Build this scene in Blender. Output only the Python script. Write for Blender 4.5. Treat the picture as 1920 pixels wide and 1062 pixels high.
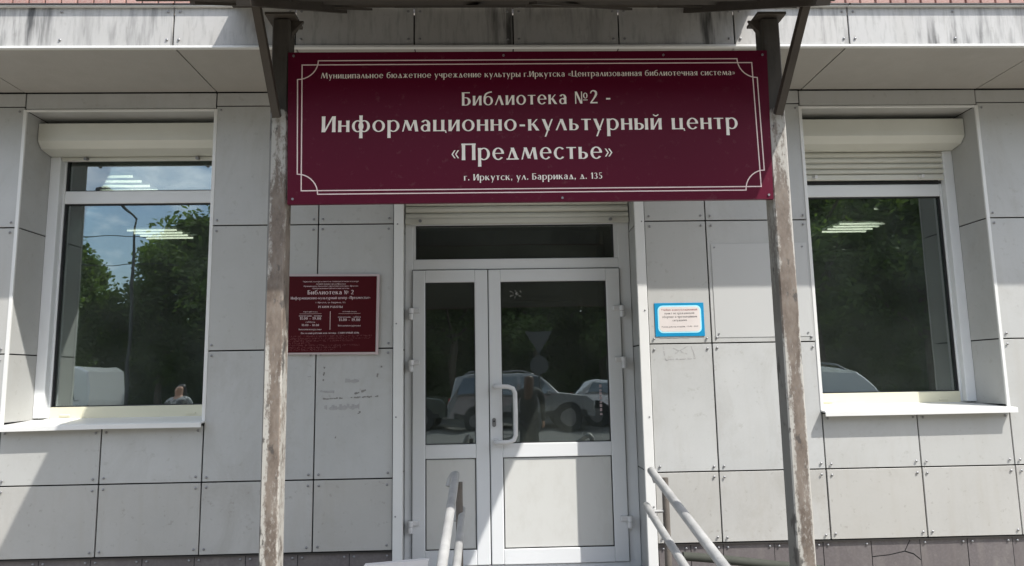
import bpy, math, random
from mathutils import Vector, Matrix
random.seed(7)
C = bpy.context.scene
for o in list(bpy.data.objects): bpy.data.objects.remove(o)

# ------------------------------------------------------------ camera, sky, sun, exposure
cam_d = bpy.data.cameras.new('camera'); cam = bpy.data.objects.new('camera', cam_d)
C.collection.objects.link(cam); C.camera = cam
cam_d.sensor_width = 36; cam_d.lens = 1327.08/1920*36; cam_d.clip_start = 0.05; cam_d.clip_end = 2000
yaw, pit, rol = 3.19892446e-02, 1.33146679e-01, -1.70252806e-02
fwd = Vector((math.sin(yaw)*math.cos(pit), math.cos(yaw)*math.cos(pit), math.sin(pit)))
r0 = Vector((math.cos(yaw), -math.sin(yaw), 0)); u0 = r0.cross(fwd)
rt = math.cos(rol)*r0 + math.sin(rol)*u0; up = -math.sin(rol)*r0 + math.cos(rol)*u0
M = Matrix((rt, up, -fwd)).transposed().to_4x4(); M.translation = Vector((0, -4.6, 1.6))
cam.matrix_world = M

SUN = Vector((1.15, -1.0, 2.11)).normalized()
elev = math.asin(SUN.z); azim = math.atan2(SUN.x, SUN.y)
w = bpy.data.worlds.new("World"); C.world = w; w.use_nodes = True
nt = w.node_tree; nt.nodes.clear()
def wn(t): return nt.nodes.new(t)
sky = wn('ShaderNodeTexSky'); sky.sky_type = 'NISHITA'; sky.sun_disc = False
sky.sun_elevation = elev; sky.sun_rotation = azim; sky.dust_density = 1.5
tc = wn('ShaderNodeTexCoord'); mp = wn('ShaderNodeMapping'); mp.inputs['Scale'].default_value = (2.2, 2.2, 5.0)
no = wn('ShaderNodeTexNoise'); no.inputs['Scale'].default_value = 1.6; no.inputs['Detail'].default_value = 7; no.inputs['Roughness'].default_value = .58
rp = wn('ShaderNodeValToRGB'); rp.color_ramp.elements[0].position = .44; rp.color_ramp.elements[1].position = .62
mx = wn('ShaderNodeMixRGB'); mx.inputs['Color2'].default_value = (10.5, 10.8, 11.3, 1)
bg = wn('ShaderNodeBackground'); bg.inputs['Strength'].default_value = .15
ow = wn('ShaderNodeOutputWorld'); L = nt.links.new
L(tc.outputs['Generated'], mp.inputs['Vector']); L(mp.outputs[0], no.inputs['Vector']); L(no.outputs['Fac'], rp.inputs[0])
sx = wn('ShaderNodeSeparateXYZ'); L(tc.outputs['Generated'], sx.inputs[0]); hz = wn('ShaderNodeMapRange'); hz.inputs[1].default_value = 0; hz.inputs[2].default_value = .03; L(sx.outputs['Z'], hz.inputs[0])
mm = wn('ShaderNodeMath'); mm.operation = 'MULTIPLY'; L(rp.outputs[0], mm.inputs[0]); L(hz.outputs[0], mm.inputs[1]); L(mm.outputs[0], mx.inputs['Fac']); L(sky.outputs[0], mx.inputs['Color1']); L(mx.outputs[0], bg.inputs['Color']); L(bg.outputs[0], ow.inputs[0])
sd = bpy.data.lights.new('sun', 'SUN'); sd.energy = 3.6; sd.angle = math.radians(.5); sd.color = (1, .965, .91)
so = bpy.data.objects.new('sun', sd); C.collection.objects.link(so)
so.rotation_euler = (-SUN).to_track_quat('-Z', 'Y').to_euler(); so.location = (8, -8, 15)
C.view_settings.view_transform = 'Standard'; C.view_settings.look = 'None'
C.view_settings.gamma = 1; C.view_settings.exposure = .75
C.render.engine = 'CYCLES'
C.cycles.max_bounces = 8; C.cycles.transparent_max_bounces = 12

# ------------------------------------------------------------ helpers
class MB:
    """collects shapes and links them as one mesh object"""
    def __init__(s): s.v = []; s.f = []; s.smooth = []
    def add(s, vs, fs, smooth=False):
        n = len(s.v); s.v += [tuple(v) for v in vs]; s.f += [tuple(i+n for i in f) for f in fs]; s.smooth += [smooth]*len(fs); return s
    def box(s, x0, x1, y0, y1, z0, z1, b=0.0):
        if b <= 0:
            vs = [(x, y, z) for z in (z0, z1) for y in (y0, y1) for x in (x0, x1)]
            return s.add(vs, [(0,2,3,1),(4,5,7,6),(0,1,5,4),(2,6,7,3),(0,4,6,2),(1,3,7,5)])
        vs = []; ix = {}
        for cx, sx in ((x0, 1), (x1, -1)):
            for cy, sy in ((y0, 1), (y1, -1)):
                for cz, sz in ((z0, 1), (z1, -1)):
                    k = (sx, sy, sz)
                    ix[k+('x',)] = len(vs); vs.append((cx, cy+sy*b, cz+sz*b))
                    ix[k+('y',)] = len(vs); vs.append((cx+sx*b, cy, cz+sz*b))
                    ix[k+('z',)] = len(vs); vs.append((cx+sx*b, cy+sy*b, cz))
        fs = []
        for a in (1, -1):
            o = [(1,1),(1,-1),(-1,-1),(-1,1)]
            fs.append([ix[(a,p,q,'x')] for p, q in o]); fs.append([ix[(p,a,q,'y')] for p, q in o]); fs.append([ix[(p,q,a,'z')] for p, q in o])
        for p in (1, -1):
            for q in (1, -1):
                fs.append([ix[(p,q,1,'x')], ix[(p,q,1,'y')], ix[(p,q,-1,'y')], ix[(p,q,-1,'x')]])
                fs.append([ix[(p,1,q,'x')], ix[(p,1,q,'z')], ix[(p,-1,q,'z')], ix[(p,-1,q,'x')]])
                fs.append([ix[(1,p,q,'y')], ix[(1,p,q,'z')], ix[(-1,p,q,'z')], ix[(-1,p,q,'y')]])
                for t in (1, -1): fs.append([ix[(p,q,t,'x')], ix[(p,q,t,'y')], ix[(p,q,t,'z')]])
        return s.add(vs, fs)
    def prism(s, prof, axis, a, b):
        """profile of 2D points swept along an axis from a to b; x: (y,z)  y: (x,z)  z: (x,y)"""
        n = len(prof); P = {'x': lambda t, p: (t, p[0], p[1]), 'y': lambda t, p: (p[0], t, p[1]), 'z': lambda t, p: (p[0], p[1], t)}[axis]
        vs = [P(a, p) for p in prof]+[P(b, p) for p in prof]
        return s.add(vs, [tuple(range(n)), tuple(range(2*n-1, n-1, -1))]+[(i, (i+1) % n, n+(i+1) % n, n+i) for i in range(n)])
    def tube(s, pts, r, n=12, cap=True, flat=1.0):
        pts = [Vector(p) for p in pts]; rs = r if isinstance(r, (list, tuple)) else [r]*len(pts)
        vs = []; ref = None
        for i, p in enumerate(pts):
            d = (pts[min(i+1, len(pts)-1)]-pts[max(i-1, 0)]).normalized()
            if ref is None: ref = Vector((0, 0, 1)) if abs(d.z) < .9 else Vector((1, 0, 0))
            a = d.cross(ref).normalized(); b2 = a.cross(d).normalized(); ref = b2
            for k in range(n):
                t = 2*math.pi*k/n; vs.append(p+rs[i]*(math.cos(t)*a+math.sin(t)*b2*flat))
        m = len(pts); fs = [(i*n+k, i*n+(k+1) % n, (i+1)*n+(k+1) % n, (i+1)*n+k) for i in range(m-1) for k in range(n)]
        s.add(vs, fs, True)
        if cap: s.add(vs[:n], [tuple(range(n))]); s.add(vs[-n:], [tuple(range(n))])
        return s
    def ball(s, c, r, sc=(1,1,1), nu=12, nv=8):
        vs = []; 
        for j in range(nv+1):
            p = math.pi*j/nv
            for i in range(nu):
                t = 2*math.pi*i/nu; vs.append((c[0]+r*sc[0]*math.sin(p)*math.cos(t), c[1]+r*sc[1]*math.sin(p)*math.sin(t), c[2]+r*sc[2]*math.cos(p)))
        return s.add(vs, [(j*nu+i, j*nu+(i+1) % nu, (j+1)*nu+(i+1) % nu, (j+1)*nu+i) for j in range(nv) for i in range(nu)], True)
    def bar(s, p, q, wx, wy):
        """square bar between two points"""
        p = Vector(p); q = Vector(q); d = (q-p).normalized(); ref = Vector((1, 0, 0)) if abs(d.x) < .9 else Vector((0, 1, 0))
        a = (ref-d*ref.dot(d)).normalized(); b = d.cross(a)
        vs = [c+a*sx*wx/2+b*sy*wy/2 for c in (p, q) for sx, sy in ((-1,-1),(1,-1),(1,1),(-1,1))]
        return s.add(vs, [(0,1,2,3),(7,6,5,4),(0,4,5,1),(1,5,6,2),(2,6,7,3),(3,7,4,0)])
    def mesh(s, name, mat):
        me = bpy.data.meshes.new(name); me.from_pydata(s.v, [], s.f); me.update()
        me.polygons.foreach_set('use_smooth', s.smooth)
        import bmesh
        bm = bmesh.new(); bm.from_mesh(me); bmesh.ops.recalc_face_normals(bm, faces=bm.faces); bm.to_mesh(me); bm.free()
        if mat: me.materials.append(mat)
        return me
    def build(s, name, mat, parent=None, loc=None, **kw):
        o = bpy.data.objects.new(name, s.mesh(name, mat)); C.collection.objects.link(o)
        if parent: o.parent = parent
        if loc: o.location = loc
        for k, v in kw.items(): o[k] = v
        return o
def thing(name, label, cat, loc=(0,0,0), group=None, rz=0):
    o = bpy.data.objects.new(name, None); C.collection.objects.link(o); o.location = loc; o.rotation_euler.z = rz
    o.empty_display_size = .1
    o['label'] = label; o['category'] = cat
    if group: o['group'] = group
    return o
def tag(o, label, cat, group=None):
    o['label'] = label; o['category'] = cat
    if group: o['group'] = group
    return o
def copy_tree(o, parent=None):
    c = o.copy(); C.collection.objects.link(c); c.parent = parent
    for ch in [x for x in o.children]: copy_tree(ch, c)
    return c

def srgb(r, g, b):
    f = lambda c: (c/255/12.92) if c/255 <= .04045 else ((c/255+.055)/1.055)**2.4
    return (f(r), f(g), f(b))
class NM:
    """small node material writer"""
    def __init__(s, name, rough=.6, metal=0, spec=.5):
        s.m = bpy.data.materials.new(name); s.m.use_nodes = True; s.t = s.m.node_tree
        s.b = s.t.nodes['Principled BSDF']; s.b.inputs['Roughness'].default_value = rough; s.b.inputs['Metallic'].default_value = metal
        s.b.inputs['Specular IOR Level'].default_value = spec; s.tc = None
    def n(s, t, **k):
        x = s.t.nodes.new(t)
        for a, b in k.items():
            if a in x.inputs: x.inputs[a].default_value = b
            else: setattr(x, a, b)
        return x
    def l(s, a, b): s.t.links.new(a, b)
    def coord(s, scale=(1,1,1), space='Object', loc=(0,0,0)):
        if s.tc is None: s.tc = s.n('ShaderNodeTexCoord')
        m = s.n('ShaderNodeMapping'); m.inputs['Scale'].default_value = scale; m.inputs['Location'].default_value = loc
        if getattr(s, 'vary', False):       # every panel takes its own piece of the pattern
            v = s.n('ShaderNodeVectorMath'); v.operation = 'ADD'; q = s.n('ShaderNodeMath'); q.operation = 'MULTIPLY'; q.inputs[1].default_value = 61.0
            s.l(s.n('ShaderNodeObjectInfo').outputs['Random'], q.inputs[0]); s.l(s.tc.outputs[space], v.inputs[0]); s.l(q.outputs[0], v.inputs[1]); s.l(v.outputs[0], m.inputs[0])
        else: s.l(s.tc.outputs[space], m.inputs[0])
        return m.outputs[0]
    def noise(s, scale=5, detail=5, rough=.55, sc=(1,1,1), loc=(0,0,0), dist=0):
        x = s.n('ShaderNodeTexNoise'); x.inputs['Scale'].default_value = scale; x.inputs['Detail'].default_value = detail
        x.inputs['Roughness'].default_value = rough; x.inputs['Distortion'].default_value = dist
        s.l(s.coord(sc, loc=loc), x.inputs['Vector']); return x.outputs['Fac']
    def ramp(s, src, a, b, ca=0., cb=1.):
        r = s.n('ShaderNodeMapRange'); r.inputs['From Min'].default_value = a; r.inputs['From Max'].default_value = b
        r.inputs['To Min'].default_value = ca; r.inputs['To Max'].default_value = cb; s.l(src, r.inputs[0]); return r.outputs[0]
    def mix(s, fac, c1, c2, mode='MIX'):
        x = s.n('ShaderNodeMixRGB'); x.blend_type = mode
        for i, c in ((0, fac), (1, c1), (2, c2)):
            if isinstance(c, (int, float)): x.inputs[i].default_value = c
            elif isinstance(c, tuple): x.inputs[i].default_value = (*c[:3], 1)
            else: s.l(c, x.inputs[i])
        return x.outputs[0]
    def mul(s, a, b):
        x = s.n('ShaderNodeMath'); x.operation = 'MULTIPLY'
        for i, c in ((0, a), (1, b)):
            if isinstance(c, (int, float)): x.inputs[i].default_value = c
            else: s.l(c, x.inputs[i])
        return x.outputs[0]
    def color(s, c):
        if isinstance(c, tuple): s.b.inputs['Base Color'].default_value = (*c, 1)
        else: s.l(c, s.b.inputs['Base Color'])
        return s
    def bump(s, h, strength=.2, dist=.01):
        x = s.n('ShaderNodeBump'); x.inputs['Strength'].default_value = strength; x.inputs['Distance'].default_value = dist
        s.l(h, x.inputs['Height']); s.l(x.outputs[0], s.b.inputs['Normal']); return s
    def obj_random(s):
        return s.n('ShaderNodeObjectInfo').outputs['Random']
def simple(name, c, rough=.6, metal=0, var=.12, scale=6, bump=0, spec=.5):
    m = NM(name, rough, metal, spec); f = m.noise(scale, 5)
    m.color(m.mix(f, tuple(x*(1-var) for x in c), tuple(min(1, x*(1+var)) for x in c)))
    if bump: m.bump(m.noise(scale*12, 4), bump, .003)
    return m.m

# ------------------------------------------------------------ materials
def mat_panel(name, base, dirt=.5, streak=0.0):
    m = NM(name, .42, 0, .4); m.vary = True
    c = m.mix(m.ramp(m.noise(1.6, 6, .6), .3, .72), tuple(x*.88 for x in base), tuple(x*1.05 for x in base))
    c = m.mix(m.mul(m.ramp(m.noise(2.6, 8, .72, (1, 1, .6), (7, 3, 1), .9), .50, .68), .42*min(dirt, 1.3)), c, (.33, .315, .285))
    c = m.mix(m.mul(m.ramp(m.noise(70, 2, .5), .45, .65), .05), c, (.6, .6, .6))
    c = m.mix(m.mul(m.obj_random(), .6), c, tuple(x*.86 for x in (base[0]*1.02, base[1], base[2]*.96)))
    # soft rain marks and grime spots
    sp = m.ramp(m.noise(24, 4, .65), .62, .70); c = m.mix(m.mul(sp, .30*dirt), c, (.26, .24, .21))
    st = m.ramp(m.noise(5, 4, .5, (3.5, 1, .35)), .52, .8); c = m.mix(m.mul(st, .20*dirt), c, (.36, .33, .28))
    if streak:
        a = m.ramp(m.noise(5, 4, .6, (3.2, 1, .35)), .48, .66)
        b = m.ramp(m.noise(1.1, 3, .5, (1, 1, .6), (3, 0, 0)), .44, .58)
        c = m.mix(m.mul(m.mul(a, b), streak), c, (.035, .034, .032))
        a2 = m.ramp(m.noise(13, 3, .6, (3.0, 1, .5), (9, 2, 0)), .5, .7); c = m.mix(m.mul(a2, streak*.32), c, (.12, .12, .11))
    m.color(c); m.bump(m.noise(2.2, 2), .12, .02)
    r = m.ramp(m.noise(9, 4), .3, .7, .36, .55); m.l(r, m.b.inputs['Roughness'])
    return m.m
PANEL = mat_panel('panel_grey', (.472, .477, .467), .9)
PANEL_LOW = mat_panel('panel_grey_dusty', (.45, .445, .425), 1.6)
FASCIA = mat_panel('fascia_streaked', (.47, .465, .455), .8, .9)
SOFFIT = mat_panel('soffit_grey', (.40, .385, .36), .4)
PLINTH = mat_panel('plinth_brown', (.135, .120, .122), .7)
TRIM = simple('trim_white', (.70, .70, .68), .35, 0, .05)
ALU = simple('pvc_grey_white', (.76, .775, .78), .32, 0, .05, 4)
CREAM = simple('pvc_yellowed', (.72, .69, .52), .38, 0, .06)
BOX = simple('shutter_cream', (.64, .635, .57), .38, 0, .05)
_i = NM('door_infill', .4); _i.color(_i.mix(_i.mul(_i.ramp(_i.noise(7, 6, .7, (1, 1, .6)), .52, .72), .22), (.63, .63, .60), (.45, .43, .38))); INFILL = _i.m
GAP = simple('gap_dark', (.012, .012, .013), .9)
SEAL = simple('rubber_seal', (.02, .02, .022), .6)
RIVET = simple('rivet_steel', (.26, .26, .265), .4, .5)
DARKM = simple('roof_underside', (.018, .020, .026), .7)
FLASH = simple('flashing_dark', (.035, .032, .03), .5)
STEEL = simple('canopy_steel', (.055, .045, .036), .65, .0, .35, 9, .2)
HANDLE = simple('handle_white', (.72, .72, .72), .25, 0, .03)

def mat_glass():
    m = bpy.data.materials.new('window_glass'); m.use_nodes = True; t = m.node_tree; t.nodes.clear()
    o = t.nodes.new('ShaderNodeOutputMaterial'); mx = t.nodes.new('ShaderNodeMixShader'); tr = t.nodes.new('ShaderNodeBsdfTransparent')
    gl = t.nodes.new('ShaderNodeBsdfGlossy'); tr.inputs[0].default_value = (.60, .66, .63, 1); gl.inputs['Color'].default_value = (.86, .93, .92, 1)
    gl.inputs['Roughness'].default_value = .0
    fr = t.nodes.new('ShaderNodeFresnel'); fr.inputs[0].default_value = 1.9
    tcn = t.nodes.new('ShaderNodeTexCoord'); nz = t.nodes.new('ShaderNodeTexNoise'); nz.inputs['Scale'].default_value = 1.7; nz.inputs['Detail'].default_value = 2
    bp = t.nodes.new('ShaderNodeBump'); bp.inputs['Strength'].default_value = .035; bp.inputs['Distance'].default_value = .05
    t.links.new(tcn.outputs['Object'], nz.inputs[0]); t.links.new(nz.outputs[0], bp.inputs['Height']); t.links.new(bp.outputs[0], gl.inputs['Normal'])
    mr = t.nodes.new('ShaderNodeMapRange'); mr.inputs[1].default_value = 0; mr.inputs[2].default_value = 1; mr.inputs[3].default_value = .17; mr.inputs[4].default_value = 1
    t.links.new(fr.outputs[0], mr.inputs[0]); t.links.new(mr.outputs[0], mx.inputs[0])
    t.links.new(tr.outputs[0], mx.inputs[1]); t.links.new(gl.outputs[0], mx.inputs[2])
    df = t.nodes.new('ShaderNodeBsdfDiffuse'); df.inputs[0].default_value = (.50, .56, .50, 1); m2 = t.nodes.new('ShaderNodeMixShader')
    n2 = t.nodes.new('ShaderNodeTexNoise'); n2.inputs['Scale'].default_value = 3; n2.inputs['Detail'].default_value = 6; t.links.new(tcn.outputs['Object'], n2.inputs[0])
    r2 = t.nodes.new('ShaderNodeMapRange'); r2.inputs[1].default_value = .3; r2.inputs[2].default_value = .75; r2.inputs[3].default_value = .018; r2.inputs[4].default_value = .075
    t.links.new(n2.outputs[0], r2.inputs[0]); t.links.new(r2.outputs[0], m2.inputs[0]); t.links.new(mx.outputs[0], m2.inputs[1]); t.links.new(df.outputs[0], m2.inputs[2]); t.links.new(m2.outputs[0], o.inputs[0])
    return m
GLASS = mat_glass()

def mat_post():
    m = NM('post_peeling_paint', .7)
    # pale paint on the edges, grey brown bare patches down the middle of the face, in the post's own coordinates
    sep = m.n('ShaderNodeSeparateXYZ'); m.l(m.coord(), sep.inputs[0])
    prof = m.ramp(sep.outputs['X'], -.030, -.008)
    prof2 = m.ramp(sep.outputs['X'], .036, .024)
    pat = m.noise(6, 7, .68, (1.5, 1.5, .5), dist=.5); fine = m.noise(70, 5, .7, (1, 1, .55)); big = m.noise(1.0, 3, .5, (.4, .4, 1.3), (2, 0, 0))
    def add(a, b):
        x = m.n('ShaderNodeMath'); x.operation = 'ADD'; m.l(a, x.inputs[0]); m.l(b, x.inputs[1]); return x.outputs[0]
    tot = add(add(m.mul(pat, .52), m.mul(fine, .26)), add(m.mul(big, .38), m.mul(m.mul(prof, prof2), .10)))
    f = m.ramp(tot, .585, .645)
    rust = m.mix(m.ramp(m.noise(11, 6, .7, (1, 1, .5), (3, 1, 0)), .40, .60), (.105, .080, .062), (.20, .165, .135))
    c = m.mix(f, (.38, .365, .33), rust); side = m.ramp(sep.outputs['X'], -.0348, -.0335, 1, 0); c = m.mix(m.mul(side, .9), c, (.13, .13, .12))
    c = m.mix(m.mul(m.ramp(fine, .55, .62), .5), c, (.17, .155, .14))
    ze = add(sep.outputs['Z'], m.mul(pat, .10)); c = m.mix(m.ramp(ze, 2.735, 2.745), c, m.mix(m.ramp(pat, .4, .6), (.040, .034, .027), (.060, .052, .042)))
    c = m.mix(m.mul(m.ramp(m.noise(14, 5, .65, (1, 1, .5), (5, 1, 1)), .58, .63), .85), c, (.055, .05, .045))
    m.color(c); m.bump(pat, .35, .004); return m.m
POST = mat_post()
def mat_rail():
    m = NM('rail_white_paint', .45)
    c = m.mix(m.ramp(m.noise(9, 5), .3, .7), (.27, .27, .265), (.40, .40, .39))
    c = m.mix(m.mul(m.ramp(m.noise(30, 6, .75), .60, .72), .45), c, (.16, .13, .11))
    m.color(c); m.bump(m.noise(40, 4), .25, .003); return m.m
RAIL = mat_rail()
RAILPOST = simple('rail_post_dirty', (.115, .10, .085), .7, 0, .45, 14, .3)
def mat_sign():
    m = NM('sign_burgundy', .45, 0, .16); c = m.mix(m.noise(1.3, 4), (.082, .003, .016), (.098, .004, .021)); 
    c = m.mix(m.mul(m.ramp(m.noise(30, 4, .7), .6, .75), .12), c, (.3, .2, .2)); m.color(c); return m.m
SIGN = mat_sign()
PLAQ = simple('plaque_dark_red', (.062, .003, .006), .55, 0, .15, 4, spec=.15)
PLATE = simple('plate_pale_pink', (.50, .42, .42), .4)
LETTER = simple('letter_cream', (.88, .82, .74), .5, 0, .03)
LETTER2 = simple('letter_pale', (.70, .58, .58), .5, 0, .03)
BORDER = simple('border_pink', (.80, .63, .60), .5, 0, .03)
BLUE = simple('notice_blue', (.005, .25, .48), .35)
CYAN = simple('notice_cyan_line', (.40, .80, .95), .4)
PAPER = simple('notice_paper', (.66, .60, .57), .6)
INK = simple('ink_dark', (.10, .09, .09), .6)
INKR = simple('ink_reddish', (.30, .07, .07), .6)

# ------------------------------------------------------------ ground, setting
def structure(o): o['kind'] = 'structure'; return o
gm = NM('ground_soil', .95); gm.color(gm.mix(gm.noise(.6, 8, .6), (.14, .13, .10), (.24, .22, .17)))
structure(MB().box(-400, 400, -400, 400, -.3, -.02).build('ground', gm.m))
pv = NM('pavement_concrete', .9); pv.color(pv.mix(pv.noise(3, 8, .65), (.19, .175, .145), (.26, .24, .20))); pv.bump(pv.noise(60, 4), .3, .004)
structure(MB().box(-40, 40, -7.6, .3, -.02, .0).build('pavement', pv.m))
asph = NM('asphalt', .9); asph.color(asph.mix(asph.noise(4, 9, .7), (.07, .07, .07), (.11, .11, .105))); asph.bump(asph.noise(150, 3), .4, .004)
structure(MB().box(-60, 60, -24, -7.75, -.019, -.012).build('road', asph.m))
structure(MB().box(-60, 60, -7.75, -7.6, -.019, .11, .01).build('kerb', pv.m))
structure(MB().box(-60, 60, -24.2, -24.0, -.019, .11, .01).build('kerb', pv.m))
gr = NM('lawn_green', .95); gr.color(gr.mix(gr.noise(2, 8, .7), (.035, .055, .018), (.09, .12, .04)))
structure(MB().box(-60, 60, -60, -24.2, -.019, .02).build('lawn', gr.m))

# ------------------------------------------------------------ the library building
bld = thing('library_building', 'grey panelled ground floor facade of a library with two recessed windows and white double door', 'building', (0, 0, 0))
OPEN = [(-3.067, -1.814, 1.33, 3.415), (-.60, 1.005, -.1, 2.98), (2.144, 3.387, 1.33, 3.415)]
g = MB()     # dark masonry behind the cladding
def backing(x0, x1, z0, z1): g.box(x0, x1, .022, .50, z0, z1)
XL, XR = -7.0, 8.0
for x0, x1 in ((XL, -3.08), (-1.80, -.612), (1.017, 2.131), (3.40, XR)): backing(x0, x1, 0, 4.4)
for x0, x1, z0, z1 in ((-3.08, -1.80, 1.31, 3.43), (2.131, 3.40, 1.31, 3.43)): backing(x0, x1, 0, z0); backing(x0, x1, z1, 4.4)
backing(-.612, 1.017, 2.99, 4.4)
g.build('masonry_wall', GAP, bld)
Z = [.548, .986, 1.803, 2.621, 3.438, 3.533]
GP = .0042
rivs = MB()
def rivet(x, y, z, r=.0085):
    n = 8; vs = [(x+r*math.cos(t*math.pi/4), y, z+r*math.sin(t*math.pi/4)) for t in range(n)]
    vi = [(x+r*.6*math.cos(t*math.pi/4), y-.004, z+r*.6*math.sin(t*math.pi/4)) for t in range(n)]
    rivs.add(vs+vi, [(i, (i+1) % n, n+(i+1) % n, n+i) for i in range(n)]+[tuple(range(n, 2*n))], True)
PAN = []
def panel(x0, x1, z0, z1, mat=None, y0=.0, riv='tblr', name='wall_panel'):
    j = random.uniform(-.0012, .0012)
    mat = mat or (PANEL_LOW if z1 < 1.0 else PANEL)
    cx, cz = (x0+x1)/2, (z0+z1)/2
    m = MB(); hx = (x1-x0)/2-GP; hz = (z1-z0)/2-GP
    m.box(-hx, hx, j, .012, -hz, hz, .0015)
    o = m.build(name, mat, bld, (cx, y0, cz)); o.rotation_euler = (random.uniform(-.002, .002), 0, random.uniform(-.003, .003))
    if riv and hz > .06:
        for sx in (-1, 1):
            for sz in (-1, 1): rivet(cx+sx*(hx-.028+random.uniform(-.003, .003)), y0-.006, cz+sz*(hz-.03+random.uniform(-.004, .004)))
    return o
def col(x0, x1, rows=Z):
    for a, b in zip(rows[:-1], rows[1:]): panel(x0, x1, a, b)
lx = [XL, -6.2, -5.57, -4.94, -4.315, -3.692, -3.067]
for a, b in zip(lx[:-1], lx[1:]): col(a, b)
for a, b in ((-3.067, -2.445), (-2.445, -1.814), (2.144, 2.77), (2.77, 3.387)):
    panel(a, b, .548, .986); panel(a, b, .986, 1.338)
panel(-3.067, -1.814, 3.42, 3.533); panel(2.144, 3.387, 3.42, 3.533)
col(-1.814, -1.12); col(-1.12, -.625); col(1.036, 1.449); col(1.449, 2.144)
for a, b in ((-.625, -.07), (-.07, .48), (.48, 1.036)): panel(a, b, 2.98, 3.438); panel(a, b, 3.438, 3.533)
rx = [3.387, 4.01, 4.63, 5.25, 5.87, 6.5, XR]
for a, b in zip(rx[:-1], rx[1:]): col(a, b)
# plinth plates, one of them cracked
def plate(x0, x1, nm='plinth_plate'):
    m = MB().box(-(x1-x0)/2+.0025, (x1-x0)/2-.0025, random.uniform(-.002, .001), .012, .0, .535)
    m.build(nm, PLINTH, bld, ((x0+x1)/2, .02, 0))
    for sx in (x0+.03, x1-.03): rivet(sx, .014, .515, .008)
xs = [-2.79-.315*k for k in range(13, 0, -1)]+[-2.79, -2.475, -2.164, -1.846, -1.533, -1.213, -.894, -.629]
for a, b in zip(xs[:-1], xs[1:]): plate(a, b)
xs2 = [1.045, 1.25, 1.456, 1.783, 2.098, 2.408]
for a, b in zip(xs2[:-1], xs2[1:]): plate(a, b)
for prof in ([(2.4105, .535), (2.4105, .438), (2.52, .447), (2.62, .467), (2.66, .535)], [(2.665, .535), (2.627, .466), (2.68, .449), (2.7225, .412), (2.7225, .535)],
             [(2.4105, 0), (2.4105, .431), (2.52, .440), (2.623, .459), (2.676, .442), (2.7225, .404), (2.7225, 0)]):
    MB().prism(prof, 'y', .019, .031).build('plinth_plate', PLINTH, bld, label='cracked brown plinth plate')
xs3 = [2.725, 3.034, 3.329]+[3.329+.305*k for k in range(1, 15)]
for a, b in zip(xs3[:-1], xs3[1:]): plate(a, b)
MB().box(XL, -.63, .004, .030, .5365, .5445).build('plinth_ledge', FLASH, bld); MB().box(1.04, XR, .004, .030, .5365, .5445).build('plinth_ledge', FLASH, bld)

# cornice: soffit, fascia, flashing, brick course above
fx = [XL, -6.1, -5.4, -4.7, -4.0, -3.12, -1.828, -1.121, -.426, .159, .788, 1.484, 2.181, 3.48, 4.4, 5.3, 6.2, XR]
for a, b in zip(fx[:-1], fx[1:]):
    hx = (b-a)/2-GP
    MB().box(-hx, hx, 0, .012, -.118, .118, .0015).build('fascia_panel', FASCIA, bld, ((a+b)/2, -.64, 3.672))
    for sx in (-hx+.03, hx-.03): 
        for sz in (-.085, .088): rivet((a+b)/2+sx, -.6435, 3.672+sz, .0085)
    if b-a > 1.1:
        for sz in (-.085, .088): rivet((a+b)/2, -.6435, 3.672+sz, .0085)
MB().box(XL, XR, -.652, -.625, 3.532, 3.548, .002).build('drip_edge', TRIM, bld)
sx_ = [XL, -6.1, -5.4, -4.7, -4.0, -3.08, -1.815, -1.12, -.426, .159, .788, 1.484, 2.165, 3.40, 4.4, 5.3, 6.2, XR]
for a, b in zip(sx_[:-1], sx_[1:]):
    hx = (b-a)/2-GP
    MB().box(-hx, hx, -.62, -.004, 0, .01).build('soffit_panel', SOFFIT, bld, ((a+b)/2, 0, 3.537+random.uniform(-.001, .001)))
MB().box(XL, XR, -.60, .4, 3.56, 3.76).build('cornice_core', GAP, bld)
for a, b in zip(fx[:-1], fx[1:]):
    m = MB().prism([(-.668, 3.800), (-.668, 3.792), (-.645, 3.796), (-.56, 3.838), (-.56, 3.846)], 'x', a+.001, b+.012); m.build('flashing_strip', FLASH, bld)
    MB().box(a+.002, b-.002, -.662, -.640, 3.786, 3.7915).build('flashing_lip', TRIM, bld)
def mat_brick():
    m = NM('brick_red', .9); c = m.mix(m.obj_random(), (.30, .13, .11), (.46, .25, .21)); c = m.mix(m.ramp(m.noise(22, 5, .65), .35, .7), c, (.45, .33, .29))
    m.color(c); m.bump(m.noise(90, 4), .5, .004); return m.m
BRICK = mat_brick(); bk = []
for v in range(5):
    m = MB().box(-.0435+random.uniform(0, .002), .0435-random.uniform(0, .002), random.uniform(-.003, .002), .1, 0, .245, .003); bk.append(m.mesh('brick', BRICK))
x = -4.6
while x < 5.2:
    o = bpy.data.objects.new('brick', random.choice(bk)); C.collection.objects.link(o); o.parent = bld; o.location = (x, -.54, 3.848); x += .0955
MB().box(XL, XR, -.525, .4, 3.80, 4.12).build('mortar_backing', simple('mortar', (.34, .31, .28), .95), bld)
MB().box(XL, XR, -.535, .4, 4.12, 8.2).build('upper_wall', simple('upper_brickwork', (.34, .18, .15), .9, 0, .25, 9), bld)

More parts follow.
